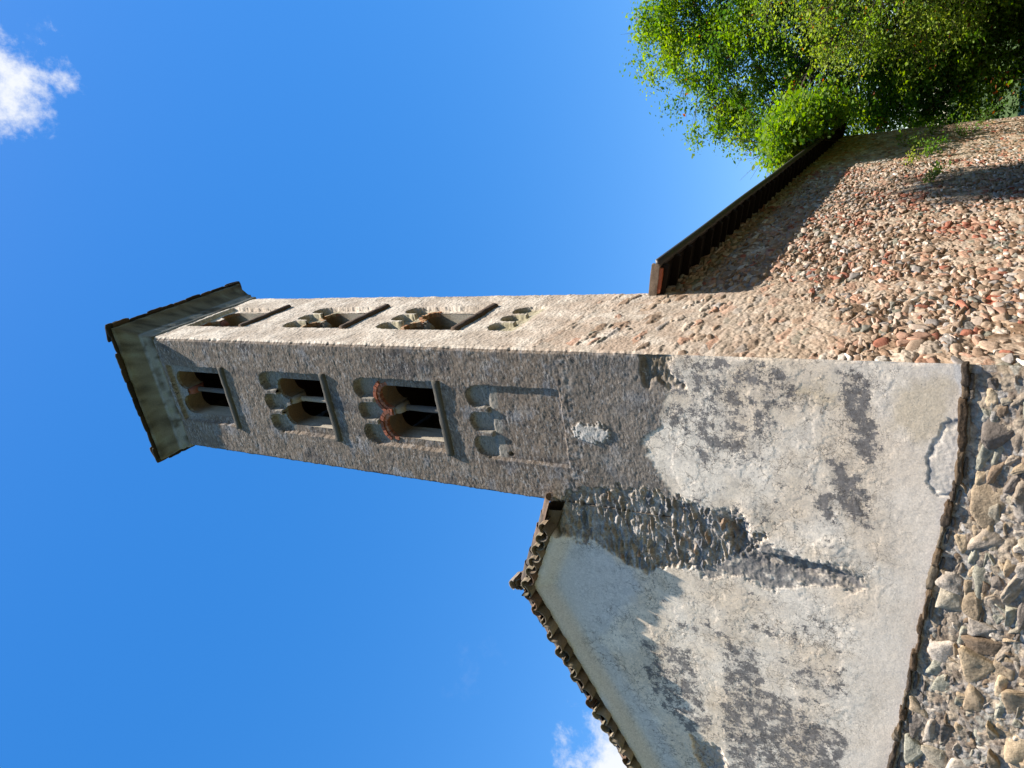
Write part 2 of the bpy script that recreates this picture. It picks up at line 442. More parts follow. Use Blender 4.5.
BAND = [(2.7, 5.23), (2.38, 4.72), (2.18, 4.1), (2.19, 3.47), (2.24, 2.9), (2.42, 2.52), (2.47, 2.15), (2.64, 1.89), (2.97, 2.13), (3.19, 2.49), (3.4, 2.8), (3.46, 3.23), (3.65, 3.6), (3.67, 3.83), (3.46, 4.11), (3.31, 4.4), (3.26, 4.84), (3.08, 5.31)]
COAT = [(-0.6, 15), (-0.6, 3.07), (0.3, 3.04), (0.67, 3.13), (1.07, 3.22), (1.33, 3.52), (1.57, 3.47), (1.86, 3.28), (2.27, 3.09), (2.53, 3.65), (2.7, 5.25), (2.7, 15)]
LICH = [([(0.08, 3.14), (-0.01, 2.59), (0.06, 1.84), (0.18, 1.49), (0.48, 1.37), (0.85, 1.68), (1.29, 1.75), (1.64, 2.15), (1.56, 2.68), (1.26, 2.8), (1.06, 3.15)], 0.62),
        ([(0.13, 0.95), (0.22, 0.62), (0.76, 0.57), (1.08, 0.48), (1.41, 0.55), (1.25, 0.71), (0.78, 0.83)], 0.85),
        ([(1.38, 1.03), (1.31, 0.86), (1.61, 0.8), (1.45, 0.66), (1.88, 0.64), (2.28, 0.58), (2.13, 0.79), (1.92, 0.93)], 0.82),
        ([(1.83, 1.26), (1.86, 0.97), (2.38, 0.93), (2.26, 1.14)], 0.75),
        ([(5.09, 3.9), (5.04, 3.06), (5.83, 2.95), (6.62, 2.75), (6.92, 3.18), (6.51, 3.59), (5.93, 3.84)], 0.66),
        ([(4.66, 2.49), (4.72, 2.05), (5.46, 1.92), (5.53, 1.56), (7.03, 1.73), (7.4, 2.54), (5.92, 2.6)], 0.72),
        ([(4.8, 1.69), (4.7, 0.82), (5.23, 0.74), (5.58, 1.42)], 0.55),
        ([(5.57, 2.22), (5.68, 1.42), (6.0, 0.73), (7.17, 1.0), (7.92, 2.56)], 0.74),
        ([(2.29, 2.73), (2.11, 2.1), (2.38, 1.77), (2.78, 2.19)], 0.5),
        ([(4.52, 3.34), (4.34, 2.7), (4.6, 2.26), (4.73, 3.04)], 0.55),
        ([(4.21, 2.25), (3.9, 1.01), (4.1, 0.91), (4.46, 1.82)], 0.48)]
OCHRE = [[(0.29, 0.29), (0.2, -0.19), (0.81, -0.27), (0.97, 0.01), (0.81, 0.38)], [(0.42, 1.43), (0.34, 1.2), (0.45, 0.87), (0.59, 1.03)]]
STREAK = [(2.26, 2.9), (2.31, 2.2), (2.71, 1.89), (2.87, 1.4), (2.89, 0.78), (3.24, 0.5), (3.32, 0.76), (3.37, 1.32), (3.59, 1.75), (3.43, 2.2), (3.58, 2.78)]
PATCH = [(0.58, -0.45), (0.70, -0.24), (0.96, -0.08), (1.23, 0.0), (1.47, -0.04), (1.66, -0.15), (1.72, -0.4)]
WSTRIP = [(0.02, -0.25), (0.01, -0.31), (0.25, -0.37), (0.43, -0.39), (0.72, -0.39), (0.44, -0.29)]
WPATCH = [(1.22, 4.52), (1.22, 4.07), (1.28, 4.0), (1.42, 4.21), (1.36, 4.43)]
CRACK = [(2.45, 2.24), (2.83, 2.05), (2.92, 1.89), (2.9, 1.72), (2.95, 1.4), (2.95, 1.02), (3.06, 0.78), (3.25, 0.56)]
HOLE = [(2.46, 2.27), (2.75, 2.44), (2.94, 2.29), (3.02, 2.09), (2.67, 2.02), (2.43, 2.11)]
NICHE = [(-0.05, 3.41), (-0.11, 3.01), (0.3, 2.99), (0.48, 2.82), (0.52, 3.06), (0.35, 3.23), (0.54, 3.35), (0.47, 3.44)]
LIME = [(3.2, 5.33), (3.3, 4.84), (3.37, 4.41), (3.71, 3.85), (4.05, 3.8), (5.31, 4.65), (7.2, 3.6), (9.02, 3.2), (9.02, 4.28), (6.54, 5.6), (4.85, 6.16)]
BRK = [(6.92, 3.18), (7.01, 3.02), (7.0, 2.68), (7.42, 2.59), (7.76, 2.98)]
PEAK_U, PEAK_Z, SL = 4.30, 5.67, 0.445
def gable_z(u): return PEAK_Z - SL * np.abs(u - PEAK_U)
def ledge_z(u): return np.interp(u, [0, 1.3, 2.6, 3.9, 6.3, 8.8], [-0.33, -0.33, -0.17, -0.04, 0.2, 0.42])

# tiers of the tower: sill, top of the recessed panel, springing of the two lights, lobed top?
TIERS = [dict(s=12.52, top=14.34, spr=14.02, lobes=False, win=True),
         dict(s=9.64, top=11.16, spr=10.80, lobes=True, win=True),
         dict(s=7.04, top=8.66, spr=8.16, lobes=True, win=True),
         dict(s=4.76, top=6.22, spr=None, lobes=True, win=False)]
HW = 0.222
def tier_depth(a, z, c, hw, side):
    """depth of the sunk panels, mask of the window openings, lobes mask"""
    an = a + 0.014 * fbm(a * 6, z * 6, 31, 5, 0.6); zn = z + 0.020 * fbm(a * 5, z * 5, 35, 5, 0.6)
    D = np.zeros(a.shape); hole = np.zeros(a.shape, bool); lob = np.zeros(a.shape)
    for i, t in enumerate(TIERS):
        low = t['s'] - 0.02 if not (side and not t['win']) else 5.75
        m = sstep(-0.008, 0.008, np.minimum(hw - np.abs(an - c), np.minimum(t['top'] - zn, zn - low)))
        dp = (0.085 if t['win'] else 0.055)
        if side and not t['win']: dp = dp * sstep(5.75, 6.1, z)
        D = np.maximum(D, m * dp)
        if t['lobes']:
            r = hw / 3 - 0.022
            for k in (-1, 0, 1):
                cc = c + k * hw * 2 / 3
                q = np.where(zn > t['top'], r - np.hypot(an - cc, (zn - t['top']) * 0.9), np.minimum(r - np.abs(an - cc), zn - (t['top'] - 0.34)))
                ml = sstep(-0.012, 0.012, q)
                # hanging little arches: pendants between the lobes keep the wall face
                dl = (0.14 if t['win'] else 0.085) * ml * sstep(t['top'] - 0.34, t['top'] - 0.12, z)
                lob = np.maximum(lob, ml)
                D = np.maximum(D, dl)
            for k in (-1, 1):
                pend = np.minimum(0.05 - np.abs(an - c - k * hw / 1.5 * 0.5), zn - (t['top'] - 0.16))
                D = np.where((pend > -0.01) & (zn < t['top'] + 0.2) & (zn > t['top'] - 0.2), D * (1 - sstep(-0.01, 0.01, pend)) + 0.0, D)
        if t['win']:
            for k in (-1, 1):
                cc = c + k * 0.29
                hole |= (np.abs(a - cc) < HW) & (z > t['s'] + 0.03) & (z < t['spr'])
                hole |= (np.hypot(a - cc, z - t['spr']) < HW) & (z >= t['spr'])
            hole |= (np.abs(a - c) < 0.08) & (z > t['s'] + 0.03) & (z < t['spr'] - 0.03)
    return D, hole, lob

def chip(z, s, amp):
    return amp * np.clip(0.35 + fbm(z * 3.1, z * 0 + s, s, 5, 0.65), 0, 2.2)
def corner_mix(t, w=0.05): return 1 - sstep(0, w, t)

def front_surface(u, z):
    """offset towards the street, colour, crack amount for the church front and tower front"""
    wx = u + 0.05 * fbm(u * 3, z * 3, 1, 4); wz = z + 0.05 * fbm(u * 3 + 9, z * 3, 6, 4)
    coat = sstep(-0.03, 0.03, poly_sd(wx, wz, COAT) + 0.04 * fbm(u * 9, z * 9, 8, 5, 0.7))
    band = sstep(-0.025, 0.02, poly_sd(wx, wz, BAND) + 0.10 * fbm(u * 4, z * 5, 12, 4) + 0.05 * fbm(u * 13, z * 20, 14, 4, 0.65))
    coat = coat * (1 - band)
    H = 0.008 * fbm(u * 0.9, z * 0.9, 21, 2) + 0.0012 * fbm(u * 9, z * 9, 22, 4)
    # ---- plaster colours
    big = fbm(u * 0.9, z * 0.9, 41, 4)
    C = mixc(np.broadcast_to(lin((227, 206, 179)), u.shape + (3,)), lin((235, 220, 199)), sstep(-0.5, 0.5, big))
    C = mixc(C, lin((190, 168, 138)), 0.30 * sstep(0.1, 0.8, fbm(u * 1.6, z * 1.6, 43, 4)))
    lime = sstep(-0.12, 0.12, poly_sd(wx, wz, LIME) + 0.06 * fbm(u * 5, z * 5, 44, 3))
    C = mixc(C, lin((208, 202, 194)), lime * 0.85)
    PR = np.random.default_rng(5).random(u.shape)
    # lower, smoother and greyer cement zone near the ledge
    lowz = sstep(0.95, 0.25, z - ledge_z(u) + 0.25 * fbm(u * 1.5, z * 1.5, 45, 3))
    C = mixc(C, lin((222, 207, 188)), 0.6 * lowz)
    for P in OCHRE:
        C = mixc(C, lin((196, 170, 126)), 0.45 * sstep(-0.15, 0.12, poly_sd(wx, wz, P) + 0.08 * fbm(u * 6, z * 6, 46, 3)))
    # ---- lichen and soot
    den = np.full(u.shape, 0.31) * (1 - lowz) * (1 - lime)
    for P, w in LICH:
        den = np.maximum(den, (0.18 + 0.52 * w) * sstep(-0.24, 0.08, poly_sd(wx, wz, P)))
    ln = 0.5 + 0.26 * fbm(u * 4.0 + 0.3 * z, z * 5.6, 51, 6, 0.86) + 0.10 * (PR - 0.5)
    li = sstep(-0.07, 0.10, den - ln) * 0.25
    lcol = mixc(np.broadcast_to(lin((96, 94, 94)), u.shape + (3,)), lin((122, 112, 102)), sstep(-0.4, 0.4, fbm(u * 2, z * 2, 58, 3)))
    C = mixc(C, lcol, li * (0.80 + 0.2 * (PR - 0.5)))
    # small dark flecks
    fl = sstep(0.95, 1.2, fbm(u * 15, z * 19, 61, 4, 0.7)) * (1 - lime * 0.8)
    C = mixc(C, lin((88, 84, 82)), fl * 0.75)
    H = H - 0.002 * li - 0.004 * fl + li * 0.0018 * fbm(u * 28, z * 28, 66, 2)
    # flaked skins of plaster: terraces
    fk = sstep(-0.02, 0.02, fbm(u * 1.7, z * 1.9, 71, 5, 0.6) - 0.18) * (1 - lowz * 0.8) * (1 - lime * 0.6)
    H = H + 0.0030 * fk
    crk = np.clip(1.0 - lowz * 0.85 - coat - band, 0, 1) * (1 - 0.65 * sstep(0.0, 0.3, poly_sd(u, z, LIME) - 0.25))
    # repair patch, white strip
    pt = poly_sd(wx + 0.05 * fbm(u * 4, z * 4, 123, 5, 0.65), wz + 0.05 * fbm(u * 4 + 5, z * 4, 124, 5, 0.65), PATCH)
    pm = sstep(-0.01, 0.01, pt); rim = pm * sstep(0.02, -0.02, pt - 0.055 - 0.035 * fbm(u * 4, z * 4, 74, 3))
    C = mixc(C, lin((200, 190, 176)), pm * 0.45); C = mixc(C, lin((120, 120, 119)), rim * 0.85 * sstep(-0.35, 0.25, fbm(u * 5, z * 5, 126, 4)))
    H = H - 0.010 * pm * (1 - sstep(0.02, 0.07, pt)) + 0.003 * pm * fbm(u * 22, z * 22, 73, 2)
    ws = sstep(-0.02, 0.01, poly_sd(wx, wz, WSTRIP)); C = mixc(C, lin((218, 208, 194)), ws)
    # cove under the verge, floated smooth
    dg = gable_z(u) - z
    cov = sstep(0.42, 0.02, dg) * (u > 2.62)
    H = H * (1 - 0.8 * cov) + 0.16 * cov ** 1.6
    C = mixc(C, lin((214, 209, 202)), cov * 0.9)
    C = C * (0.92 + 0.16 * PR + 0.085 * np.clip(fbm(u * 13, z * 17, 67, 4, 0.85), -2, 1) * (1 - 0.6 * cov))[..., None]
    crk = crk * (1 - cov)
    # ---- tower coat
    g1 = fbm(u * 9, z * 22, 81, 5, 0.62); g2 = fbm(u * 2.2, z * 2.6, 85, 4)
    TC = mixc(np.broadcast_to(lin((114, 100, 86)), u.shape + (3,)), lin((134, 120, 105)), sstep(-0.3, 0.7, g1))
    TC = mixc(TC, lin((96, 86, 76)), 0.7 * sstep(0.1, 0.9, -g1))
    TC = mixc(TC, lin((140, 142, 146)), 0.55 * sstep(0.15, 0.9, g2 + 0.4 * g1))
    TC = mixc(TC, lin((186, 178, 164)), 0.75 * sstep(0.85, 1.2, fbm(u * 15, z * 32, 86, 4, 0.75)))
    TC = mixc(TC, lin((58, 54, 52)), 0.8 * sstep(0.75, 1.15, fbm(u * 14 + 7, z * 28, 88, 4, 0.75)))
    seam = np.zeros(u.shape)
    for zz in (4.62,):
        seam = np.maximum(seam, sstep(0.22, 0.05, np.abs(z - zz + 0.08 * fbm(u * 2, z * 0 + zz, 91, 3))))
    TC = mixc(TC, lin((176, 174, 172)), seam * 0.35 * sstep(0.1, 0.5, fbm(u * 8, z * 7, 92, 4)))
    TC = mixc(TC, lin((62, 60, 60)), seam * 0.6 * sstep(0.15, 0.5, fbm(u * 9 + 5, z * 6, 95, 4)))
    TC = mixc(TC, lin((150, 80, 60)), 0.6 * sstep(1.35, 1.6, fbm(u * 5, z * 9, 97, 3)))
    # rain stains down the face, darker towards the lower tiers
    rs = sstep(0.1, 0.9, fbm(u * 3.2, z * 0.45, 93, 4) + 0.3 * g2)
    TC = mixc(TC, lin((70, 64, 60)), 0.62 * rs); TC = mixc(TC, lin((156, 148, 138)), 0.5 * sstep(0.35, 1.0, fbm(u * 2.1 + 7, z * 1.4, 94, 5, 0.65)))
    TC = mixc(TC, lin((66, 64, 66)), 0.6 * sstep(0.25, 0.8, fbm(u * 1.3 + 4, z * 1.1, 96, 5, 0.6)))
    TC = TC * (0.78 + 0.44 * PR)[..., None]
    Ht = 0.030 + 0.006 * np.minimum(0.2, fbm(u * 4.5, z * 6.5, 137, 4, 0.6)) + 0.009 * fbm(u * 1.3, z * 1.3, 98, 3) + 0.0022 * g1 + 0.0030 * fbm(u * 20, z * 34, 99, 2) + seam * 0.007 * fbm(u * 9, z * 10, 92, 4)
    wp = sstep(-0.008, 0.008, poly_sd(wx + 0.07 * fbm(u * 6, z * 6, 121, 5, 0.75), wz + 0.09 * fbm(u * 6 + 5, z * 6, 122, 5, 0.75), WPATCH) + 0.045); TC = mixc(TC, lin((212, 203, 190)), wp * (0.8 + 0.2 * g1)); Ht = Ht + 0.022 * wp
    lowc = sstep(5.2, 3.4, z) ; TC = mixc(TC, lin((140, 132, 122)), 0.35 * lowc); Ht = Ht - 0.025 * lowc
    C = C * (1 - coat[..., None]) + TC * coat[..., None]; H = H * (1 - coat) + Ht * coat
    # ---- bare slabs of the broken corner
    wu = u + 0.05 * fbm(u * 5, z * 7, 105, 4); wv = z + 0.03 * fbm(u * 6, z * 9, 109, 4)
    Hs, ms, hs, es = stones(wu, wv, 0.27, 0.082, 7, gap=0.05, facet=1.2, var=0.7, p=3.6)
    SC = palette(hs, [(142, 130, 116), (124, 116, 108), (160, 147, 130), (144, 120, 98), (104, 104, 106)], [3, 3, 2, 1, 2])
    sme = sstep(-0.15, 0.35, fbm(u * 2.6, z * 4.2, 104, 6, 0.7))
    SC = mixc(SC, mixc(np.broadcast_to(lin((146, 136, 124)), u.shape + (3,)), lin((178, 170, 160)), sstep(-0.3, 0.6, fbm(u * 7, z * 9, 107, 4))), np.clip(1 - ms + 0.75 * sme, 0, 1))
    SC = SC * (0.70 + 0.6 * PR)[..., None]
    Hb = -0.05 + 0.075 * Hs * (1 - 0.65 * sme) + 0.03 * sme + 0.014 * fbm(u * 9, z * 24, 101, 5, 0.65) + 0.022 * fbm(u * 2.5, z * 4.5, 102, 4)
    C = mixc(C, SC, band); H = H * (1 - band) + Hb * band
    # ---- lifted lip of plaster along the old crack
    rgh = fbm(u * 6, z * 6, 112, 6, 0.75)
    ld = line_d(wx + 0.03 * rgh, wz + 0.03 * fbm(u * 6 + 3, z * 6, 118, 5, 0.7), CRACK)
    up = (u < np.interp(z, [0.56, 0.78, 1.02, 1.72, 1.89, 2.05, 2.24], [3.25, 3.06, 2.95, 2.9, 2.92, 2.83, 2.45])) & (z < 2.3) & (z > 0.45)
    taper = sstep(0.5, 1.1, z)
    H = H + np.where(up, 0.045 * taper * sstep(2.3, 1.9, z) * sstep(0.55, 0.0, ld), (-0.035 + 0.022 * rgh) * taper * sstep(0.24, 0.06, ld)) * (1 - band * 0.5)
    wd = 0.16 + 0.30 * sstep(0.7, 2.0, z)
    rr = sstep(1.0, 0.35, (ld + 0.07 * rgh) / wd) * (~up) * taper * (z < 2.3)
    C = mixc(C, mixc(np.broadcast_to(lin((84, 80, 78)), u.shape + (3,)), lin((150, 138, 124)), sstep(-0.2, 0.9, rgh)), 0.85 * rr * sstep(-0.8, 0.1, fbm(u * 10, z * 10, 111, 3))); crk = crk * (1 - rr)
    sk = sstep(-0.02, 0.02, poly_sd(wx, wz, STREAK) - 0.03 + 0.10 * fbm(u * 6, z * 6, 131, 6, 0.75)) * (1 - band)
    skn = fbm(u * 9, z * 13, 133, 5, 0.7)
    C = mixc(C, mixc(np.broadcast_to(lin((104, 101, 100)), u.shape + (3,)), lin((178, 164, 146)), sstep(-0.1, 0.8, skn)), 0.85 * sk * sstep(-0.9, -0.1, fbm(u * 5, z * 5, 135, 5, 0.7)))
    H = H - sk * (0.012 - 0.006 * skn); crk = crk * (1 - sk)
    ho = sstep(-0.02, 0.03, poly_sd(wx, wz, HOLE) - 0.03 + 0.07 * fbm(u * 7, z * 9, 119, 4, 0.65)); H = H - 0.05 * ho * (1 + 0.7 * fbm(u * 6, z * 16, 120, 4)); C = mixc(C, lin((128, 116, 104)), ho * 0.5 * sstep(-0.2, 0.5, fbm(u * 8, z * 14, 125, 3)))
    ni = sstep(-0.02, 0.04, poly_sd(wx, wz, NICHE) + 0.02 * fbm(u * 9, z * 9, 113, 3)); H = H - 0.06 * ni * (0.7 + 0.6 * fbm(u * 5, z * 10, 114, 3)); C = mixc(C, lin((104, 88, 62)), ni * 0.6)
    bk = sstep(-0.05, 0.05, poly_sd(wx, wz, BRK) + 0.05 * fbm(u * 7, z * 7, 115, 3)); H = H - 0.05 * bk + 0.03 * bk * fbm(u * 8, z * 8, 116, 4); C = mixc(C, lin((120, 114, 108)), bk * 0.6)
    return H, C, {'crk': crk, 'den': np.clip(den * (1 - coat) * (1 - band) * (1 - pm), 0, 1), 'coat': coat}

def side_surface(y, z):
    """offset to the right of the church, colour; tower flank above, rubble nave wall below"""
    top = sstep(1.2, 3.9, z + 0.35 * fbm(y * 1.2, z * 1.2, 201, 4) - 0.10 * y) * sstep(3.15, 2.75, y + 0.12 * fbm(z * 2, y * 2, 202, 3))
    g1 = fbm(y * 8, z * 16, 203, 5, 0.62); g2 = fbm(y * 1.6, z * 1.8, 205, 4)
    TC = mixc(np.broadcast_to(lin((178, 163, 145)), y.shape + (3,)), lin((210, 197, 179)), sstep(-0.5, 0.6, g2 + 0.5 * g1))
    PR = np.random.default_rng(6).random(y.shape)
    TC = mixc(TC, lin((128, 114, 98)), 0.65 * sstep(0.2, 1.0, g1)); TC = TC * (0.84 + 0.32 * PR)[..., None]
    TC = mixc(TC, lin((168, 140, 116)), 0.5 * sstep(6.8, 4.2, z) * sstep(-0.5, 0.5, fbm(y * 2.2, z * 2.2, 207, 3)))
    TC = mixc(TC, lin((168, 96, 68)), 0.6 * sstep(1.25, 1.5, fbm(y * 4, z * 7, 208, 3)))
    TC = mixc(TC, lin((84, 72, 60)), 0.75 * sstep(1.1, 1.4, fbm(y * 7 + 3, z * 10, 209, 3)))
    Ht = 0.02 + 0.006 * g1 + 0.012 * g2 + 0.004 * fbm(y * 22, z * 34, 210, 2)
    # rubble: small river stones in courses, larger blocks near the street corner
    near = sstep(2.6, 0.4, y) * sstep(1.6, 0.3, z)
    sA = rubble(y, z, 0.30, 0.105, 21, gap=0.05, rise=11.0, tilt=0.6, var=0.75, p=3.0, jit=0.48)
    sB = rubble(y, z, 0.42, 0.20, 22, gap=0.04, rise=13.0, tilt=0.6, var=0.7, p=3.4, jit=0.48)
    pal = [(168, 144, 120), (186, 168, 148), (152, 124, 100), (178, 136, 110), (148, 140, 131), (124, 100, 78), (158, 88, 66), (204, 192, 176), (132, 128, 112)]
    wt = [4.4, 3.2, 3.6, 3, 2.2, 2.2, 0.35, 0.9, 0.9]
    cA = palette(sA[2], pal, wt); cB = palette(sB[2], pal, wt)
    useB = (sstep(-0.05, 0.05, near - 0.42 + 0.8 * fbm(y * 1.5, z * 2.0, 211, 4)))
    Hs = sA[0] * (1 - useB) + sB[0] * useB * 1.2; ms = sA[1] * (1 - useB) + sB[1] * useB; joint = sstep(0.10, 0.02, np.where(useB > 0.5, sB[3], sA[3]))
    SC = mixc(cA, cB, useB)
    # brick repairs
    bz = sstep(0.15, 0.6, fbm(y * 0.42 + 0.7, z * 0.9, 212, 3)) * sstep(2.4, 3.8, y)
    SC = mixc(SC, lin((152, 102, 82)), 0.7 * bz * (RV[14][sA[2]] > 0.5))
    # mortar smeared over part of the stones
    sm = sstep(0.05, 0.5, fbm(y * 0.8, z * 1.1, 213, 5) + 0.62 * sstep(4.8, 1.2, y) * sstep(0.2, 1.6, z) + 0.0 - 0.6 * sstep(1.8, 3.0, z) * sstep(2.6, 3.6, y))
    mort = mixc(np.broadcast_to(lin((176, 154, 132)), y.shape + (3,)), lin((196, 176, 153)), sstep(-0.4, 0.5, fbm(y * 5, z * 6, 214, 4)))
    mort = mixc(mort, lin((126, 106, 84)), 0.5 * sstep(0.35, 1.0, fbm(y * 7, z * 11, 215, 3)))
    cov = np.clip(ms * (1 - 0.8 * sm * (0.35 + 0.65 * (RV[14][sA[2]] > 0.35))), 0, 1)
    SC = SC * (0.80 + 0.30 * sstep(-0.8, 0.8, fbm(y * 12, z * 14, 216, 4, 0.7)) + 0.16 * (PR - 0.5))[..., None]
    mort = mort * (0.85 + 0.3 * PR)[..., None]
    mort = mixc(mort, lin((112, 92, 74)), 0.55 * joint * (1 - sm)); C = mixc(mort, SC, cov)
    relief = 0.030 * (1 - 0.60 * sm)
    H = -0.035 + relief * Hs + 0.020 * fbm(y * 1.0, z * 1.4, 217, 4) + 0.009 * fbm(y * 11, z * 18, 218, 5, 0.65) + 0.016 * sm
    moss = sstep(3.3, 4.1, z) * sstep(3, 3.4, y) * sstep(-0.2, 0.5, fbm(y * 2, z * 3, 219, 3)); C = mixc(C, lin((92, 92, 40)), 0.55 * moss)
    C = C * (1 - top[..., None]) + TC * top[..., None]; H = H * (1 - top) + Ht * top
    # odd stones showing through the thinning coat
    odd = (RV[15][sA[2]] > 0.72) * sA[1] * sstep(0.05, 0.5, top) * sstep(6.3, 4.6, z) * sstep(4.0, 5.0, 9.6 - z)
    C = mixc(C, cA, odd * 0.8); H = H + 0.02 * odd * sA[0]
    return H, C

# ---- sample lines shared by neighbouring sheets so that they meet
u_t = np.linspace(0, TW, 200)
u_c = np.concatenate([u_t, np.arange(TW + 0.0145, 8.85, 0.0145)])
z_c = np.linspace(-0.55, Z1, 352)
z_g = np.concatenate([z_c, np.arange(Z1 + 0.0136, PEAK_Z + 0.05, 0.0136)])
z_t = np.linspace(Z1, ZT, 700)
y_t = np.linspace(0, TD, 200)
ext = [TD]
while ext[-1] < YEND: ext.append(ext[-1] + 0.0145 + 0.0018 * (ext[-1] - TD))
y_s = np.concatenate([y_t, ext[1:]])
z_s = np.concatenate([np.arange(-3.7, -0.55, 0.017), z_c])
CA = lambda z: chip(z, 3, 0.026) * (0.35 + 0.65 * sstep(2.6, 3.6, z)) + 0.03 * sstep(0.25, 0.0, np.abs(z - 3.2)) * np.clip(fbm(z * 9, z * 0, 5, 3), 0, 1)
CB = lambda z: chip(z, 9, 0.022)
CC = lambda z: chip(z, 13, 0.014)
def cornered(H, t, length):
    return H * sstep(0, 0.035, t) * sstep(0, 0.035, length - t)

# church front
u, z = np.meshgrid(u_c, z_g)
H, C, K = front_surface(u, z)
H = H * sstep(0, 0.03, u)
e = corner_mix(u) * CA(z)
V = np.stack([-u - e, -H + e, z], -1)
uc = 0.5 * (u[:-1, :-1] + u[1:, 1:]); zc = 0.5 * (z[:-1, :-1] + z[1:, 1:])
keep = ((zc < gable_z(uc) + 0.02) | (uc < TW)) & ~((uc < TW) & (zc > Z1)) & (zc > ledge_z(uc) - 0.05)
put(mesh('facade_wall', V, gridfaces(len(z_g), len(u_c), keep, True), M_plaster, None, C, True, K), church)
# tower front
u, z = np.meshgrid(u_t, z_t)
H, C, K = front_surface(u, z)
D, hole, lob = tier_depth(u, z, 1.275, 0.655, False)
ins = sstep(0.01, 0.05, D)
C = mixc(C, lin((150, 146, 134)), 0.5 * lob)
C = mixc(C, lin((150, 148, 142)), 0.55 * sstep(13.3, 14.0, z) * sstep(14.34 + 0.2, 14.2, z) * ins)
put_hole = sstep(0.04, 0.03, np.hypot(u - 1.84, z - 5.8)); D = D + 0.2 * put_hole
w2 = sstep(5.15, 5.4, z)
H = H * sstep(0, 0.035, u) * (1 - w2 * (1 - sstep(0, 0.035, TW - u))) - D
e = corner_mix(u) * CA(z); e2 = corner_mix(TW - u) * CB(z) * w2
V = np.stack([-u - e + e2, -H + e + e2, z], -1)
hc = hole[:-1, :-1] & hole[1:, 1:] & hole[:-1, 1:] & hole[1:, :-1]
put(mesh('front_wall', V, gridfaces(len(z_t), len(u_t), ~hc, True), M_plaster, None, C, True, K), tower)
# tower right flank
y, z = np.meshgrid(y_t, z_t)
H, C = side_surface(y, z)
D, hole, lob = tier_depth(y, z, 1.43, 0.655, True)
C = mixc(C, lin((150, 142, 112)), 0.75 * lob)
H = cornered(H, y, TD) - D
e = corner_mix(y) * CA(z); e2 = corner_mix(TD - y) * CC(z)
V = np.stack([H - e - e2, y + e - e2, z], -1)
hc = hole[:-1, :-1] & hole[1:, 1:] & hole[:-1, 1:] & hole[1:, :-1]
put(mesh('flank_wall', V, gridfaces(len(z_t), len(y_t), ~hc), M_wall, None, C), tower)
# the two hidden flanks of the tower, coarser
for nm, a_n in (('west_wall', 'w'), ('rear_wall', 'b')):
    LN = TD if a_n == 'w' else TW
    a, z = np.meshgrid(np.linspace(0, LN, 90), np.linspace(Z1 - 1.0, ZT, 330))
    D, hole, lob = tier_depth(a, z, LN / 2, 0.655, False)
    H = 0.02 * fbm(a * 7, z * 9, 301, 4) * sstep(0, 0.1, a) * sstep(0, 0.1, LN - a) - 0.012 - D
    C = mixc(np.broadcast_to(lin((92, 82, 72)), a.shape + (3,)), lin((112, 104, 94)), sstep(-0.4, 0.5, fbm(a * 5, z * 8, 305, 4)))  # painted dark to put shade behind the tower openings
    hc = hole[:-1, :-1] & hole[1:, 1:] & hole[:-1, 1:] & hole[1:, :-1]
    hc = np.zeros_like(hc)  # openings left closed to keep light out of the inside
    V = np.stack([-TW - H, a, z], -1) if a_n == 'w' else np.stack([-a, TD + H, z], -1)
    put(mesh(nm, V, gridfaces(330, 90, ~hc, a_n == 'b'), M_wall, None, C), tower)
# church side wall
y, z = np.meshgrid(y_s, z_s)
H, C = side_surface(y, z)
H = H * sstep(0, 0.03, y)
e = corner_mix(y) * CA(z)
V = np.stack([H - e - ROT * np.maximum(y - TD, 0), y + e, z], -1)
put(mesh('side_wall', V, gridfaces(len(z_s), len(y_s)), M_small, None, C), church)

# ------------------------------------------------------------------ stone footing of the front, with its slate ledge
u_p = np.arange(0, 9.0, 0.0135)
t_p = np.linspace(0, 1, 150)
u, t = np.meshgrid(u_p, t_p)
z = -2.0 + t * (ledge_z(u) - 0.02 + 2.0)
H1, m1, h1, e1 = rubble(u, z, 0.47, 0.31, 33, gap=0.035, rise=14.0, tilt=0.50, var=0.72, jit=0.48, p=2.6)
H2, m2, h2, e2 = rubble(u + 3, z, 0.15, 0.09, 34, gap=0.08, rise=9.0, tilt=0.8, var=0.6)
sel = sstep(-0.02, 0.05, e1 - 0.05 - 0.035 * fbm(u * 3, z * 3, 411, 3)) * (RV[15][h1] > 0.05)
pal = [(142, 140, 130), (140, 132, 122), (150, 136, 116), (126, 112, 97), (156, 151, 143), (160, 145, 124), (118, 113, 107)]
c1 = palette(h1, pal, [3, 3, 2.2, 1.6, 2.4, 1.4, 1.5]); c2 = palette(h2, pal, [2, 3, 2, 2, 2, 2, 1])
mort = mixc(np.broadcast_to(lin((150, 134, 116)), u.shape + (3,)), lin((112, 97, 82)), sstep(-0.4, 0.5, fbm(u * 9, z * 9, 401, 4)))
m1b = sel
m1b = m1b * 0
C = mixc(mort, c2, m2 * 0.75)
st = fbm(u * 6 + 2 * z, z * 7, 403, 5, 0.65)
C = C * (0.72 + 0.55 * sstep(-0.9, 0.9, st) + 0.2 * (np.random.default_rng(8).random(u.shape) - 0.5))[..., None]
C = mixc(C, lin((64, 58, 50)), 0.6 * sstep(0.4, 0.9, fbm(u * 5, z * 5, 413, 5, 0.7)))
C = mixc(C, lin((176, 168, 150)), 0.35 * m1b * sstep(0.5, 1.1, fbm(u * 3, z * 3, 405, 4)))
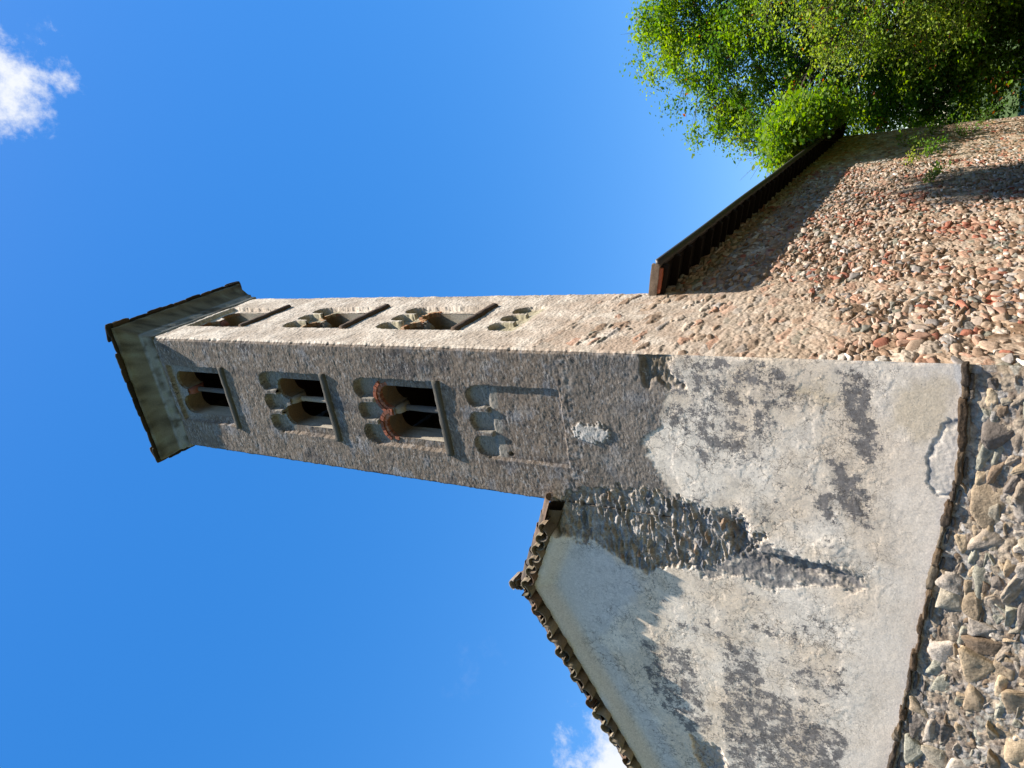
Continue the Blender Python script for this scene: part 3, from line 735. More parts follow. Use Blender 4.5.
H = 0.006 + 0.27 * (ledge_z(u) - z) + 0.012 * fbm(u * 3, z * 3, 415, 4) + np.maximum(0.0 * H1 * m1b, 0.014 * H2) + m1b * 0.004 * fbm(u * 9, z * 9, 407, 5, 0.7) + 0.012 * fbm(u * 16, z * 16, 409, 3)
H = H * sstep(0, 0.05, u)
e = corner_mix(u) * CA(z)
put(mesh('stone_footing', np.stack([-u - e, -H + e, z], -1), gridfaces(150, len(u_p), None, True), M_stone, None, C), church)
lb = MB(); uu = -0.02; k = 0
while uu < 8.9:
    L = 0.16 + 0.5 * random.random() ** 1.5; um = uu + L / 2
    sl = (ledge_z(um + 0.2) - ledge_z(um - 0.2)) / 0.4 + random.uniform(-0.06, 0.06)
    ax = Vector((-1, 0, sl)).normalized(); up = Vector((sl, 0, 1)).normalized(); fw = ax.cross(up)
    th = random.uniform(0.03, 0.095)
    P, Fc = rough_box((-um, random.uniform(-0.035, 0.012), float(ledge_z(um)) + random.uniform(-0.015, 0.012)), (L * 1.04, 0.15, th), (ax, fw, up), 9, 0.016, 0.35, k * 7, 9)
    lb.add(P, Fc, lin(random.choice([(76, 62, 48), (88, 74, 58), (66, 57, 48), (96, 86, 72)])))
    if random.random() < 0.75:
        P, Fc = rough_box((-um - random.uniform(-0.1, 0.1), random.uniform(0.0, 0.015), float(ledge_z(um)) - 0.065 - random.uniform(0, 0.02)), (L * 0.75, 0.14, 0.04), (ax, fw, up), 7, 0.01, 0.4, k * 7 + 3, 8)
        lb.add(P, Fc, lin(random.choice([(106, 96, 84), (88, 80, 72), (120, 112, 100)])))
    uu += L; k += 1
put(lb.build('slate_ledge', M_stone), church)

# ------------------------------------------------------------------ broken stones set in the two rubble faces
import bmesh
ROCKS = []
_rg = np.random.default_rng(77)
def rock_proto(k, cuts):
    """angular broken stone: hull of a few points on a rounded block, then roughened"""
    d = _rg.normal(0, 1, (15, 3)); d /= np.linalg.norm(d, axis=1)[:, None]
    d = np.sign(d) * np.abs(d) ** 0.5; d /= np.maximum(np.abs(d).max(1), 0.001)[:, None] ** 0.8
    d *= _rg.uniform(0.78, 1.08, (15, 1))
    bm = bmesh.new()
    for q in d: bm.verts.new(q)
    bmesh.ops.convex_hull(bm, input=bm.verts)
    bmesh.ops.delete(bm, geom=[v for v in bm.verts if not v.link_faces], context='VERTS')
    bmesh.ops.triangulate(bm, faces=bm.faces)
    bmesh.ops.subdivide_edges(bm, edges=bm.edges, cuts=cuts, use_grid_fill=True)
    bmesh.ops.triangulate(bm, faces=bm.faces)
    bmesh.ops.smooth_vert(bm, verts=bm.verts, factor=0.35, use_axis_x=True, use_axis_y=True, use_axis_z=True)
    bm.verts.index_update()
    P = np.array([v.co[:] for v in bm.verts]); Fc = np.array([[v.index for v in f.verts] for f in bm.faces]); bm.free()
    nn = P / (np.linalg.norm(P, axis=1)[:, None] + 1e-6)
    r1 = n3(P + 10 * k, 1.6, k); r2 = n3(P + 7 * k, 4.2, k + 3); r3 = n3(P + 5 * k, 9.0, k + 5)
    P = P + nn * (0.09 * r1 + 0.05 * r2 + 0.03 * r3)[:, None]
    return P / 0.95, Fc, 1 + 0.22 * r1 + 0.16 * r2 + 0.14 * r3
ROCKS = {'fine': [rock_proto(k, 4) for k in range(26)], 'small': [rock_proto(k + 40, 2) for k in range(40)]}
def courses(length, z0, z1, hlo, hhi, wlo, whi, rg, split=0.22, pw=1.7):
    z = z0; out = []
    while z < z1:
        h = rg.uniform(hlo, hhi); a = -rg.uniform(0, wlo)
        while a < length:
            w = wlo + (whi - wlo) * rg.random() ** pw
            if rg.random() < split:                       # two thin stones one over the other
                k_ = rg.uniform(0.35, 0.65)
                out.append((a + w / 2, z + h * k_ / 2, w, h * k_)); out.append((a + w / 2 + rg.uniform(-.03, .03), z + h * (1 + k_) / 2, w * 0.95, h * (1 - k_)))
            else: out.append((a + w / 2, z + h / 2 + rg.uniform(-0.1, 0.1) * h, w, h * rg.uniform(0.8, 1.2)))
            a += w
        z += h
    return np.array(out)
def set_rocks(name, L, rg, frame, depth, stand, cols, parent, mat, lod):
    # frame(a, z) -> origin, along, normal (numpy arrays per stone)
    Vs = []; Fs = []; Cs = []; n = 0
    O, A, Nn = frame(L[:, 0], L[:, 1])
    for i, (a, z, w, h) in enumerate(L):
        P, Fc, tone = ROCKS[lod][rg.integers(len(ROCKS[lod]))]
        th = rg.normal(0, 0.13); ca, sa = math.cos(th), math.sin(th)
        sgn = rg.choice([-1, 1], 3)
        gr = 1.0
        q = P * sgn * np.array([w * 0.52 * gr, h * 0.54 * gr, depth * (0.7 + 0.6 * rg.random()) * min(1.0, 0.5 + h * 3)])
        t1, t2 = rg.normal(0, 0.10, 2)
        q = np.stack([q[:, 0] * ca - q[:, 1] * sa, q[:, 0] * sa + q[:, 1] * ca, q[:, 2] + q[:, 0] * t1 + q[:, 1] * t2], -1)
        top = np.abs(q[:, 2]).max()
        V = O[i] + q[:, :1] * A[i] + q[:, 1:2] * np.array([0, 0, 1.0]) + (q[:, 2:] - top + stand[i]) * Nn[i]
        fl = Fc[:, ::-1] if sgn.prod() < 0 else Fc
        Vs.append(V); Fs.append(fl + n); Cs.append(cols[i][None] * np.clip(tone, 0.45, 1.5)[:, None]); n += len(V)
    return put(fix(mesh(name, np.concatenate(Vs), np.concatenate(Fs), mat, None, np.concatenate(Cs), True)), parent)
def fix(o):                                   # outward normals whatever the mapping did
    bm = bmesh.new(); bm.from_mesh(o.data); bmesh.ops.recalc_face_normals(bm, faces=bm.faces); bm.to_mesh(o.data); bm.free(); return o
rg = np.random.default_rng(91)
# footing: large irregular blocks packed with smaller ones
La = courses(9.0, -2.0, 0.55, 0.18, 0.42, 0.22, 0.66, rg, 0.2, 1.3)
Lb = courses(9.0, -2.0, 0.55, 0.11, 0.20, 0.12, 0.34, rg, 0.2, 1.4)
grow = np.concatenate([np.full(len(La), 1.24), np.full(len(Lb), 1.12)])
L = np.concatenate([La, Lb]); L[:, 2] *= grow; L[:, 3] *= grow
stand = np.concatenate([rg.uniform(0.035, 0.085, len(La)), rg.uniform(0.012, 0.045, len(Lb))])
ok = (L[:, 1] + L[:, 3] * 0.46 < ledge_z(L[:, 0]) - 0.02) & (L[:, 0] - L[:, 2] * 0.5 > -0.01)
L, stand = L[ok], stand[ok]
bat = 0.27 * (ledge_z(L[:, 0]) - L[:, 1])
pal = np.array([lin(c) for c in [(150, 139, 120), (142, 128, 111), (154, 135, 110), (122, 104, 85), (164, 152, 137), (168, 148, 120), (116, 106, 96), (144, 139, 122)]])
cols = pal[rg.integers(0, len(pal), len(L))] * rg.uniform(0.75, 1.2, (len(L), 1))
set_rocks('footing_stones', L, rg, lambda a, z: (np.stack([-a, -0.01 - bat, z], -1), np.tile([1.0, 0, 0], (len(a), 1)), np.tile([0, -0.965, 0.26], (len(a), 1))),
          0.17, stand, cols, church, M_stone, 'fine')
# side wall: smaller rubble in rough courses, buried where mortar is smeared over it
L = courses(17.0, -2.9, 4.0, 0.07, 0.15, 0.10, 0.38, rg)
big = (rg.random(len(L)) < 0.16) | ((L[:, 0] < 2.2) & (L[:, 1] < 0.5) & (rg.random(len(L)) < 0.3))
L[big, 2:] *= 1.45
L = L[L[:, 0] - L[:, 2] * 0.56 > 0.0]
Hs_, Cs_ = side_surface(L[:, 0], L[:, 1])
lump = fbm(L[:, 0] * 0.8, L[:, 1] * 1.1, 213, 5) + 0.62 * sstep(4.8, 1.2, L[:, 0]) * sstep(0.2, 1.6, L[:, 1])
bury = sstep(0.25, 0.75, lump) + 3 * sstep(1.0, 2.6, L[:, 1]) * sstep(3.1, 2.7, L[:, 0])
stand = 0.004 + rg.uniform(-0.008, 0.022, len(L)) - 0.022 * np.minimum(bury, 1)
kp = (bury < 1.25) & (rg.random(len(L)) > 0.14 + 0.40 * np.minimum(bury, 1))
pal = np.array([lin(c) for c in [(170, 146, 124), (184, 164, 146), (152, 126, 104), (172, 136, 114), (148, 139, 131), (126, 103, 83), (200, 188, 174), (134, 129, 116)]])
cols = pal[rg.choice(len(pal), len(L), p=np.array([4, 3.2, 3.4, 3.2, 2, 2, 0.9, 0.9]) / 19.6)] * rg.uniform(0.78, 1.14, (len(L), 1))
bzn = fbm(L[:, 0] * 0.42 + 0.7, L[:, 1] * 0.9, 212, 3)
red = (rg.random(len(L)) < 0.03 + 0.36 * sstep(0.1, 0.6, bzn) * sstep(2.4, 3.8, L[:, 0]))
cols[red] = lin((154, 100, 80)) * rg.uniform(0.75, 1.2, (red.sum(), 1))
keepi = np.where(kp)[0]
L, stand, cols = L[keepi], stand[keepi], cols[keepi]
set_rocks('wall_stones', L, rg, lambda a, z: (np.stack([0.0 - ROT * np.maximum(a - TD, 0), a, z], -1), np.tile([0, 1.0, 0], (len(a), 1)), np.tile([1.0, 0, 0], (len(a), 1))),
          0.09, stand, cols, church, M_small, 'small')

# ------------------------------------------------------------------ tower windows: reveals, sills, colonnettes, arches
FACES = {'front': (lambda a, d, z: np.stack([-a, d, z], -1), 1.275, False),
         'flank': (lambda a, d, z: np.stack([-d, a, z], -1), 1.43, True),
         'west': (lambda a, d, z: np.stack([-TW + d, a, z], -1), TD / 2, True),
         'rear': (lambda a, d, z: np.stack([-a, TD - d, z], -1), TW / 2, False)}
seed = 0
for fname, (mp, c, flip) in FACES.items():
    for ti, t in enumerate(TIERS):
        if not t['win'] or fname in ('west', 'rear'): continue
        seed += 31
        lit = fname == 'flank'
        mb = MB()
        for k in (-1, 1):
            cc = c + k * 0.29
            th = np.linspace(0, np.pi, 19)
            oa = np.concatenate([[cc + HW, cc + HW, cc + HW], cc + HW * np.cos(th), [cc - HW, cc - HW, cc - HW]])
            oz = np.concatenate([[t['s'] - 0.03, t['s'] + 0.4, t['spr'] - 0.3], t['spr'] + HW * np.sin(th), [t['spr'] - 0.3, t['s'] + 0.4, t['s'] - 0.03]])
            dd = np.linspace(0.072, 0.50, 9)
            A_, D_ = np.meshgrid(oa, dd); Z_ = np.broadcast_to(oz, A_.shape)
            w = 0.010 * fbm(A_ * 8 + D_ * 5, Z_ * 8 + D_ * 7, 501 + seed, 3)
            A2 = A_ + w * np.sign(A_ - cc) * (A_ != cc); D2 = D_
            V = mp(A2, D2, Z_ + w * 0.5)
            br = sstep(t['spr'] - 0.25, t['spr'] + 0.05, Z_ + 0.1 * fbm(A_ * 6, Z_ * 6 + D_ * 6, 505, 3))
            Cc = mixc(np.broadcast_to(lin((178, 168, 150)), A_.shape + (3,)), lin((118, 92, 62)), br * (0.85 if ti else 0.7))
            Cc = mixc(Cc, lin((110, 100, 88)), 0.6 * sstep(0.1, 0.7, fbm(A_ * 9 + D_ * 9, Z_ * 9, 507 + seed, 3)))
            ff = gridfaces(9, A_.shape[1]); ci_ = ff[:, 0] % A_.shape[1]
            ff = ff[(ci_ >= 2) if k == 1 else (ci_ < A_.shape[1] - 3)] if False else ff[ci_ < A_.shape[1] - 3] if k == -1 and False else (ff[ci_ >= 3] if k == -1 else ff[ci_ < A_.shape[1] - 4])
            mb.add(V.reshape(-1, 3), ff, Cc.reshape(-1, 3))
        wo_ = put(mb.build('window', M_trim), tower)
        # sill: a tilted slab that stands out of the wall
        ends = 0.69
        nseg = 26
        prof = np.array([(0.17, 0.05), (0.02, 0.055), (-0.060, 0.025), (-0.082, 0.0), (-0.078, -0.07), (-0.055, -0.105), (0.02, -0.115), (0.17, -0.115)])
        aa = np.linspace(c - ends, c + ends, nseg)
        A_, I_ = np.meshgrid(aa, np.arange(len(prof)))
        w1 = 0.010 * fbm(A_ * 7, I_ * 0.9, 511 + seed, 3); w2 = 0.008 * fbm(A_ * 8 + 5, I_ * 0.9, 515 + seed, 3)
        pd = prof[:, 0][I_]; pz = prof[:, 1][I_]
        V = mp(A_, pd + w1, t['s'] + pz + w2).reshape(-1, 3)
        Fc = [tuple(q) for q in gridfaces(len(prof), nseg)] + [tuple(i * nseg for i in range(len(prof))), tuple(i * nseg + nseg - 1 for i in range(len(prof)))[::-1]]
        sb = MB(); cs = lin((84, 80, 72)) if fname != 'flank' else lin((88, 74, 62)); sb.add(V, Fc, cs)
        s_o = fix(sb.build('sill', M_trim)); s_o.parent = wo_
        # colonnette with its long crutch capital
        cb = MB()
        zz = np.array([t['s'] + 0.04, t['s'] + 0.09, t['s'] + 0.10, t['s'] + 0.14, t['spr'] * 0.5 + t['s'] * 0.5, t['spr'] - 0.20, t['spr'] - 0.19, t['spr'] - 0.16])
        rr_ = np.array([0.075, 0.072, 0.060, 0.054, 0.056, 0.050, 0.060, 0.056])
        th = np.linspace(0, 2 * np.pi, 10, endpoint=False)
        A_ = c + np.cos(th)[None] * rr_[:, None]; D_ = 0.26 + np.sin(th)[None] * rr_[:, None]; Z_ = np.broadcast_to(zz[:, None], A_.shape)
        A_ = A_ + 0.005 * fbm(A_ * 20, Z_ * 12, 521 + seed, 2)
        Fc = [(i * 10 + j, i * 10 + (j + 1) % 10, (i + 1) * 10 + (j + 1) % 10, (i + 1) * 10 + j) for i in range(7) for j in range(10)]
        colr = lin((150, 138, 122)) if ti == 1 else lin((92, 88, 84))
        cb.add(mp(A_, D_, Z_).reshape(-1, 3), Fc, colr)
        q = np.array([(0.055, 0.17, 0.35, -0.16), (0.06, 0.12, 0.40, -0.10), (0.06, 0.085, 0.47, -0.02), (0.057, 0.085, 0.48, 0.06)])
        ring = []
        for hw_, d0, d1, zo in q:
            ring += [(c - hw_, d0, t['spr'] + zo), (c + hw_, d0, t['spr'] + zo), (c + hw_, d1, t['spr'] + zo), (c - hw_, d1, t['spr'] + zo)]
        ring = np.array(ring); ring = ring + 0.006 * rng.normal(0, 1, ring.shape)
        Fc = [(i * 4 + j, i * 4 + (j + 1) % 4, (i + 1) * 4 + (j + 1) % 4, (i + 1) * 4 + j) for i in range(3) for j in range(4)] + [(3, 2, 1, 0), (12, 13, 14, 15)]
        cb.add(mp(ring[:, 0], ring[:, 1], ring[:, 2]), Fc, lin((134, 84, 68)) if ti == 0 else lin((140, 128, 110)))
        c_o = fix(cb.build('colonnette', M_trim)); c_o.parent = wo_
        # arch of voussoirs round each light
        for k in (-1, 1):
            cc = c + k * 0.29
            ab = MB()
            nv = 15 if ti == 2 else 7
            depth0, r0, r1 = (0.045, HW - 0.004, HW + 0.052) if ti == 2 else (0.068, HW - 0.004, HW + 0.05)
            for v in range(nv):
                t0 = np.pi * (v + 0.05) / nv; t1 = np.pi * (v + 0.95) / nv
                thv = np.linspace(t0, t1, 4)
                jd = random.uniform(-0.008, 0.008); jr = random.uniform(-0.006, 0.008)
                pts = []
                for (r_, d_) in ((r0, depth0 + jd), (r1 + jr, depth0 + jd), (r1 + jr, 0.13), (r0, 0.13)):
                    for q_ in thv: pts.append((cc + r_ * np.cos(q_), d_, t['spr'] + r_ * np.sin(q_)))
                pts = np.array(pts)
                Fc = []
                for i in range(4):
                    for j in range(3): Fc.append((i * 4 + j, i * 4 + j + 1, ((i + 1) % 4) * 4 + j + 1, ((i + 1) % 4) * 4 + j))
                Fc += [(0, 4, 8, 12), (3, 15, 11, 7)]
                if ti == 2: cl = lin(random.choice([(160, 100, 74), (138, 88, 68), (166, 114, 88)]))
                else: cl = lin(random.choice([(150, 146, 136), (138, 132, 118), (160, 154, 142)]))
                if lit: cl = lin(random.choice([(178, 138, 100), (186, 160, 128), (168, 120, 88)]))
                ab.add(mp(pts[:, 0], pts[:, 1], pts[:, 2]), Fc, cl)
            a_o = fix(ab.build('arch', M_trim, None, False)); a_o.parent = wo_
            if ti == 2 and fname == 'front':              # brick arch has a second, outer order
                ab2 = MB()
                for v in range(17):
                    t0 = np.pi * (v + 0.06) / 17; t1 = np.pi * (v + 0.94) / 17
                    if (k == -1 and t1 > 2.6) or (k == 1 and t0 < 0.55): continue
                    pts = []
                    jd = random.uniform(-0.006, 0.006)
                    for (r_, d_) in ((HW + 0.058, 0.022 + jd), (HW + 0.125, 0.022 + jd), (HW + 0.125, 0.12), (HW + 0.058, 0.12)):
                        for q_ in (t0, t1): pts.append((cc + r_ * np.cos(q_), d_, t['spr'] + r_ * np.sin(q_)))
                    pts = np.array(pts)
                    Fc = [(i * 2, i * 2 + 1, ((i + 1) % 4) * 2 + 1, ((i + 1) % 4) * 2) for i in range(4)] + [(0, 2, 4, 6), (1, 7, 5, 3)]
                    cl = lin(random.choice([(164, 98, 72), (150, 90, 68), (130, 84, 66)]))
                    ab2.add(mp(pts[:, 0], pts[:, 1], pts[:, 2]), Fc, cl)
                b_o = fix(ab2.build('arch_ring', M_trim, None, False)); b_o.parent = wo_

for zf in (6.75, 9.35, 12.2):                   # unseen timber floors, added to cut the light inside the tower
    fb = MB()
    fv = np.array([(-0.1, 0.1, zf), (-TW + 0.1, 0.1, zf), (-TW + 0.1, TD - 0.1, zf), (-0.1, TD - 0.1, zf)])
    fb.add(np.concatenate([fv, fv + np.array([0, 0, 0.08])]), [(3, 2, 1, 0), (4, 5, 6, 7), (0, 1, 5, 4), (1, 2, 6, 5), (2, 3, 7, 6), (3, 0, 4, 7)], lin((70, 56, 44)))
    put(fix(fb.build('floor', M_wood, None, False)), tower)

# ------------------------------------------------------------------ tower cornice and roof
prof = [(-0.05, 14.44), (0.03, 14.47), (0.045, 14.5), (0.05, 14.66), (0.085, 14.70), (0.09, 14.78), (0.11, 14.84), (0.20, 15.10), (0.285, 15.26), (0.305, 15.28), (0.318, 15.36), (0.30, 15.40), (-0.3, 15.42)]
def ring_pts(o, n=40):
    xs = np.linspace(-TW - o, o, n); ys = np.linspace(-o, TD + o, n)
    a = [(x, -o) for x in xs[::-1][:-1]] + [(-TW - o, y_) for y_ in ys[:-1]] + [(x, TD + o) for x in xs[:-1]] + [(o, y_) for y_ in ys[::-1][:-1]]
    return np.array(a)
V = []; Cc = []
for o_, z_ in prof:
    P = ring_pts(o_)
    nx = fbm(P[:, 0] * 4, P[:, 1] * 4 + z_ * 5, 601, 4)
    PP = P + 0.010 * nx[:, None] * np.sign(P - np.array([-TW / 2, TD / 2])) * (o_ > 0)
    V.append(np.column_stack([PP, np.full(len(P), z_) + 0.008 * fbm(P[:, 0] * 3, P[:, 1] * 3 + z_ * 9, 607, 3)]))
    q = fbm(P[:, 0] * 2.2, P[:, 1] * 2.2 + z_ * 2, 603, 4)
    cb_ = np.broadcast_to(lin((138, 136, 128)) if z_ < 14.8 else lin((114, 104, 82)), (len(P), 3))
    q = fbm(P[:, 0] * 3.2, P[:, 1] * 3.2 + z_ * 3, 603, 5, 0.7)
    cb_ = mixc(cb_, lin((72, 64, 48)), 0.85 * sstep(-0.1, 0.5, q)); cb_ = mixc(cb_, lin((132, 132, 108)), 0.55 * sstep(0.2, 0.8, -q))
    Cc.append(cb_)
n = len(V[0])
Fc = [(i * n + j, i * n + (j + 1) % n, (i + 1) * n + (j + 1) % n, (i + 1) * n + j) for i in range(len(prof) - 1) for j in range(n)]
put(fix(mesh('cornice', np.concatenate(V), Fc, M_trim, None, np.concatenate(Cc))), tower)
rb = MB()
o_ = 0.37
apex = (-TW / 2, TD / 2, 16.5)
nr = 14
for (p0, p1) in (((o_, -o_), (-TW - o_, -o_)), ((-TW - o_, -o_), (-TW - o_, TD + o_)), ((-TW - o_, TD + o_), (o_, TD + o_)), ((o_, TD + o_), (o_, -o_))):
    p0 = np.array(p0); p1 = np.array(p1); Ln = np.linalg.norm(p1 - p0); d = (p1 - p0) / Ln
    inn = np.array([-d[1], d[0]]); ctr = np.array(apex[:2])
    if (ctr - p0) @ inn < 0: inn = -inn
    # pitched plane
    q0 = np.array([p0[0], p0[1], 15.43]); q1 = np.array([p1[0], p1[1], 15.43])
    rb.add(np.array([q0 + np.append(inn * 0.06, 0) , q1 + np.append(inn * 0.06, 0), apex]), [(0, 1, 2)], lin((70, 62, 54)))
    # stone slabs along the eave, uneven and overlapping
    s_ = -0.03; i = 0
    while s_ < Ln:
        L = random.uniform(0.26, 0.46); L = min(L, Ln + 0.03 - s_)
        if L < 0.08: break
        mid = p0 + d * (s_ + L / 2) + inn * (0.17 + random.uniform(-0.03, 0.035))
        zt = 15.415 + (0.02 if i % 2 else 0.0)
        sl = 0.30
        axx = (Vector((d[0], d[1], random.uniform(-0.04, 0.04))).normalized()); up = Vector((-inn[0] * sl, -inn[1] * sl, 1)).normalized(); ay = up.cross(axx)
        P, F_ = rough_box((mid[0], mid[1], zt + 0.03), (L * 1.06, 0.42, 0.035), (axx, ay, up), 6, 0.008, 0.2, 700 + i * 5, 8)
        rb.add(P, F_, lin(random.choice([(72, 64, 56), (60, 56, 52), (86, 76, 64)])))
        s_ += L; i += 1
put(rb.build('roof', M_tile), tower)

# ------------------------------------------------------------------ nave: hidden walls, roof, eaves
def box(mb, lo, hi, c):
    lo = np.array(lo); hi = np.array(hi)
    V = np.array([[(lo, hi)[i][0], (lo, hi)[j][1], (lo, hi)[k][2]] for i in (0, 1) for j in (0, 1) for k in (0, 1)])
    mb.add(V, [(0, 1, 3, 2), (4, 6, 7, 5), (0, 4, 5, 1), (2, 3, 7, 6), (0, 2, 6, 4), (1, 5, 7, 3)], c)
hb = MB()
NX0 = -8.85
box(hb, (NX0 - 0.02, 0.12, -3.7), (NX0 + 0.5, YEND, 3.5), lin((168, 150, 128)))
put(hb.build('west_wall', M_small, None, False), church)
hb = MB()
yb = YEND
hb.add(np.array([(NX0, yb, -3.7), (-0.36 , yb, -3.7), (-0.36, yb, 4.1), (-4.25, yb, 5.55), (NX0, yb, 3.5), (NX0, yb - 0.5, -3.7), (-0.36, yb - 0.5, -3.7), (-0.36, yb - 0.5, 4.1), (-4.25, yb - 0.5, 5.55), (NX0, yb - 0.5, 3.5)]),
       [(0, 1, 2, 3, 4), (9, 8, 7, 6, 5), (0, 5, 6, 1), (1, 6, 7, 2), (2, 7, 8, 3), (3, 8, 9, 4), (4, 9, 5, 0)], lin((168, 150, 128)))
put(fix(hb.build('rear_wall', M_small, None, False)), church)
RIDGE = (-4.30, 5.95)
E_OUT, E_Z = 0.50, 4.06
def barrel_sheet(x_of, z_of, y0, y1, off=0.0):
    """roof of barrel tiles running down the slope; s = 0 ridge .. 1 eave"""
    ys = np.arange(y0, y1, 0.031); ss = np.linspace(0, 1, 60)
    Yg, Sg = np.meshgrid(ys, ss)
    ph = (Yg / 0.23) % 1.0
    ht = 0.055 * np.abs(np.sin(np.pi * ph)) ** 0.7 + 0.012 * ((Sg * 15) % 1.0) + 0.008 * fbm(Yg * 4, Sg * 30, 611, 2)
    Xg = x_of(Sg, Yg); Zg = z_of(Sg, Yg) + ht + off
    cc = mixc(np.broadcast_to(lin((140, 92, 70)), Yg.shape + (3,)), lin((96, 84, 70)), sstep(-0.5, 0.5, fbm(Yg * 4.3, Sg * 15, 613, 3)))
    return np.stack([Xg, Yg, Zg], -1), cc, gridfaces(60, len(ys))
rmb = MB()
sh = lambda y_: -ROT * np.maximum(y_ - TD, 0)
V, cc, fc = barrel_sheet(lambda s, y_: RIDGE[0] + s * (E_OUT - RIDGE[0]) + s * sh(y_), lambda s, y_: RIDGE[1] - 0.05 + s * (E_Z - RIDGE[1] + 0.05), TD + 0.04, YEND + 0.35)
rmb.add(V.reshape(-1, 3), fc, cc.reshape(-1, 3))
V, cc, fc = barrel_sheet(lambda s, y_: RIDGE[0] + s * (-TW - RIDGE[0] - 0.03), lambda s, y_: RIDGE[1] - 0.05 - s * 0.43 * (RIDGE[0] * -1 - TW), -0.2, TD + 0.05)
rmb.add(V.reshape(-1, 3), fc, cc.reshape(-1, 3))
V, cc, fc = barrel_sheet(lambda s, y_: RIDGE[0] - s * 5.0, lambda s, y_: RIDGE[1] - 0.05 - s * 5.0 * SL, -0.2, YEND + 0.35)
rmb.add(V.reshape(-1, 3), fc[:, ::-1], cc.reshape(-1, 3))
roof = put(rmb.build('roof', M_tile), church)
# eaves on the right: boarding, rafters, gutter, end board
def at_eave(o, y_, z_): return (o - ROT * max(y_ - TD, 0), y_, z_)
y0e, y1e = TD - 0.10, YEND + 0.3
bm_ = MB()
for (o0, z0, o1, z1, th) in ((-0.35, E_Z + 0.13, E_OUT - 0.02, E_Z - 0.05, 0.03),):
    a0 = at_eave(o0, y0e, z0); a1 = at_eave(o1, y0e, z1); b0 = at_eave(o0, y1e, z0); b1 = at_eave(o1, y1e, z1)
    P = np.array([a0, a1, b1, b0]); P2 = P + np.array([0, 0, th])
    bm_.add(np.concatenate([P, P2]), [(0, 3, 2, 1), (4, 5, 6, 7), (0, 1, 5, 4), (1, 2, 6, 5), (2, 3, 7, 6), (3, 0, 4, 7)], lin((32, 25, 20)))
eb = put(fix(bm_.build('eave_boarding', M_wood, None, False)), church)
yy = y0e + 0.02; i = 0
while yy < y1e:
    mb = MB()
    x0, z0 = -0.06 + sh(yy), E_Z + 0.05; x1, z1 = E_OUT - 0.07 + sh(yy), E_Z - 0.065
    ax = Vector((x1 - x0, 0, z1 - z0)).normalized(); up = Vector((-ax.z, 0, ax.x)); ay = up.cross(ax)
    P, Fc = rough_box(((x0 + x1) / 2, yy + 0.05, (z0 + z1) / 2 - 0.045), (0.70, 0.10, 0.12), (ax, ay, up), 4, 0.006, 0.12, 800 + i, 6)
    mb.add(P, Fc, lin((34, 26, 20)))
    put(mb.build('rafter', M_wood), church)
    yy += random.uniform(0.5, 0.8); i += 1
# gutter: half round, dark
ga = np.linspace(np.pi, 2 * np.pi, 10)
gy = np.linspace(y0e - 0.02, y1e, 60)
gp = []
for y_ in gy:
    ox = E_OUT + 0.045 - ROT * max(y_ - TD, 0); oz = E_Z + 0.005 + 0.008 * math.sin(y_ * 0.9)
    gp.append([(ox + 0.085 * math.cos(q), y_, oz + 0.095 * math.sin(q)) for q in ga] + [(ox + 0.079 * math.cos(q), y_, oz + 0.089 * math.sin(q)) for q in ga[::-1]])
gp = np.array(gp); k = gp.shape[1]
Fc = [(i * k + j, i * k + (j + 1) % k, (i + 1) * k + (j + 1) % k, (i + 1) * k + j) for i in range(len(gy) - 1) for j in range(k)] + [tuple(range(10)), ]
gb = MB(); gb.add(gp.reshape(-1, 3), Fc, lin((52, 46, 42)))
put(fix(gb.build('gutter', M_metal)), church)
vb = MB()
ax = Vector((E_OUT + 0.1, 0, -0.12)).normalized(); up = Vector((-ax.z, 0, ax.x)); ay = up.cross(ax)
P, Fc = rough_box((E_OUT / 2 + 0.01, y0e - 0.045, E_Z + 0.055), (0.62, 0.05, 0.15), (ax, ay, up), 8, 0.006, 0.15, 900, 7)
vb.add(P, Fc, lin((120, 104, 88)))
put(vb.build('verge_board', M_wood), church)
vb = MB()
P, Fc = rough_box((E_OUT / 2 + 0.02, y0e - 0.03, E_Z - 0.045), (0.45, 0.06, 0.06), (ax, ay, up), 8, 0.008, 0.2, 905, 7)
vb.add(P, Fc, lin((150, 84, 58)))
put(vb.build('verge_brick', M_tile), church)

# ------------------------------------------------------------------ verge tiles of the front gable
def barrel(c, ax, up, L, r0, r1, th=0.014, n=9, arc=np.pi * 0.92, wob=0):
    """curved clay tile: axis ax, crown towards up"""
    ax = np.array(ax, float); up = np.array(up, float); sd_ = np.cross(up, ax)
    t_ = np.linspace(-arc / 2, arc / 2, n); V = []
    ls = np.linspace(-0.5, 0.5, 5)
    for l in ls:
        r = r0 + (r1 - r0) * (l + 0.5)
        for rr in (r, r - th):
            for q in t_:
                V.append(np.array(c) + ax * l * L + sd_ * rr * np.sin(q) * 1.0 + up * (rr * np.cos(q) - r * 0.5) + wob * rng.normal(0, 0.003, 3))
    V = np.array(V); Fc = []
    b = 2 * n
    for i in range(4):
        for j in range(n - 1):
            Fc.append((i * b + j, i * b + j + 1, (i + 1) * b + j + 1, (i + 1) * b + j))
            Fc.append((i * b + n + j + 1, i * b + n + j, (i + 1) * b + n + j, (i + 1) * b + n + j + 1))
        for j0, fl in ((0, 0), (n - 1, 1)):
            q = (i * b + j0, i * b + n + j0, (i + 1) * b + n + j0, (i + 1) * b + j0)
            Fc.append(q[::-1] if fl else q)
    for i in (0, 4):
        for j in range(n - 1):
            q = (i * b + j, i * b + n + j, i * b + n + j + 1, i * b + j + 1)
            Fc.append(q if i == 0 else q[::-1])
    return V, Fc
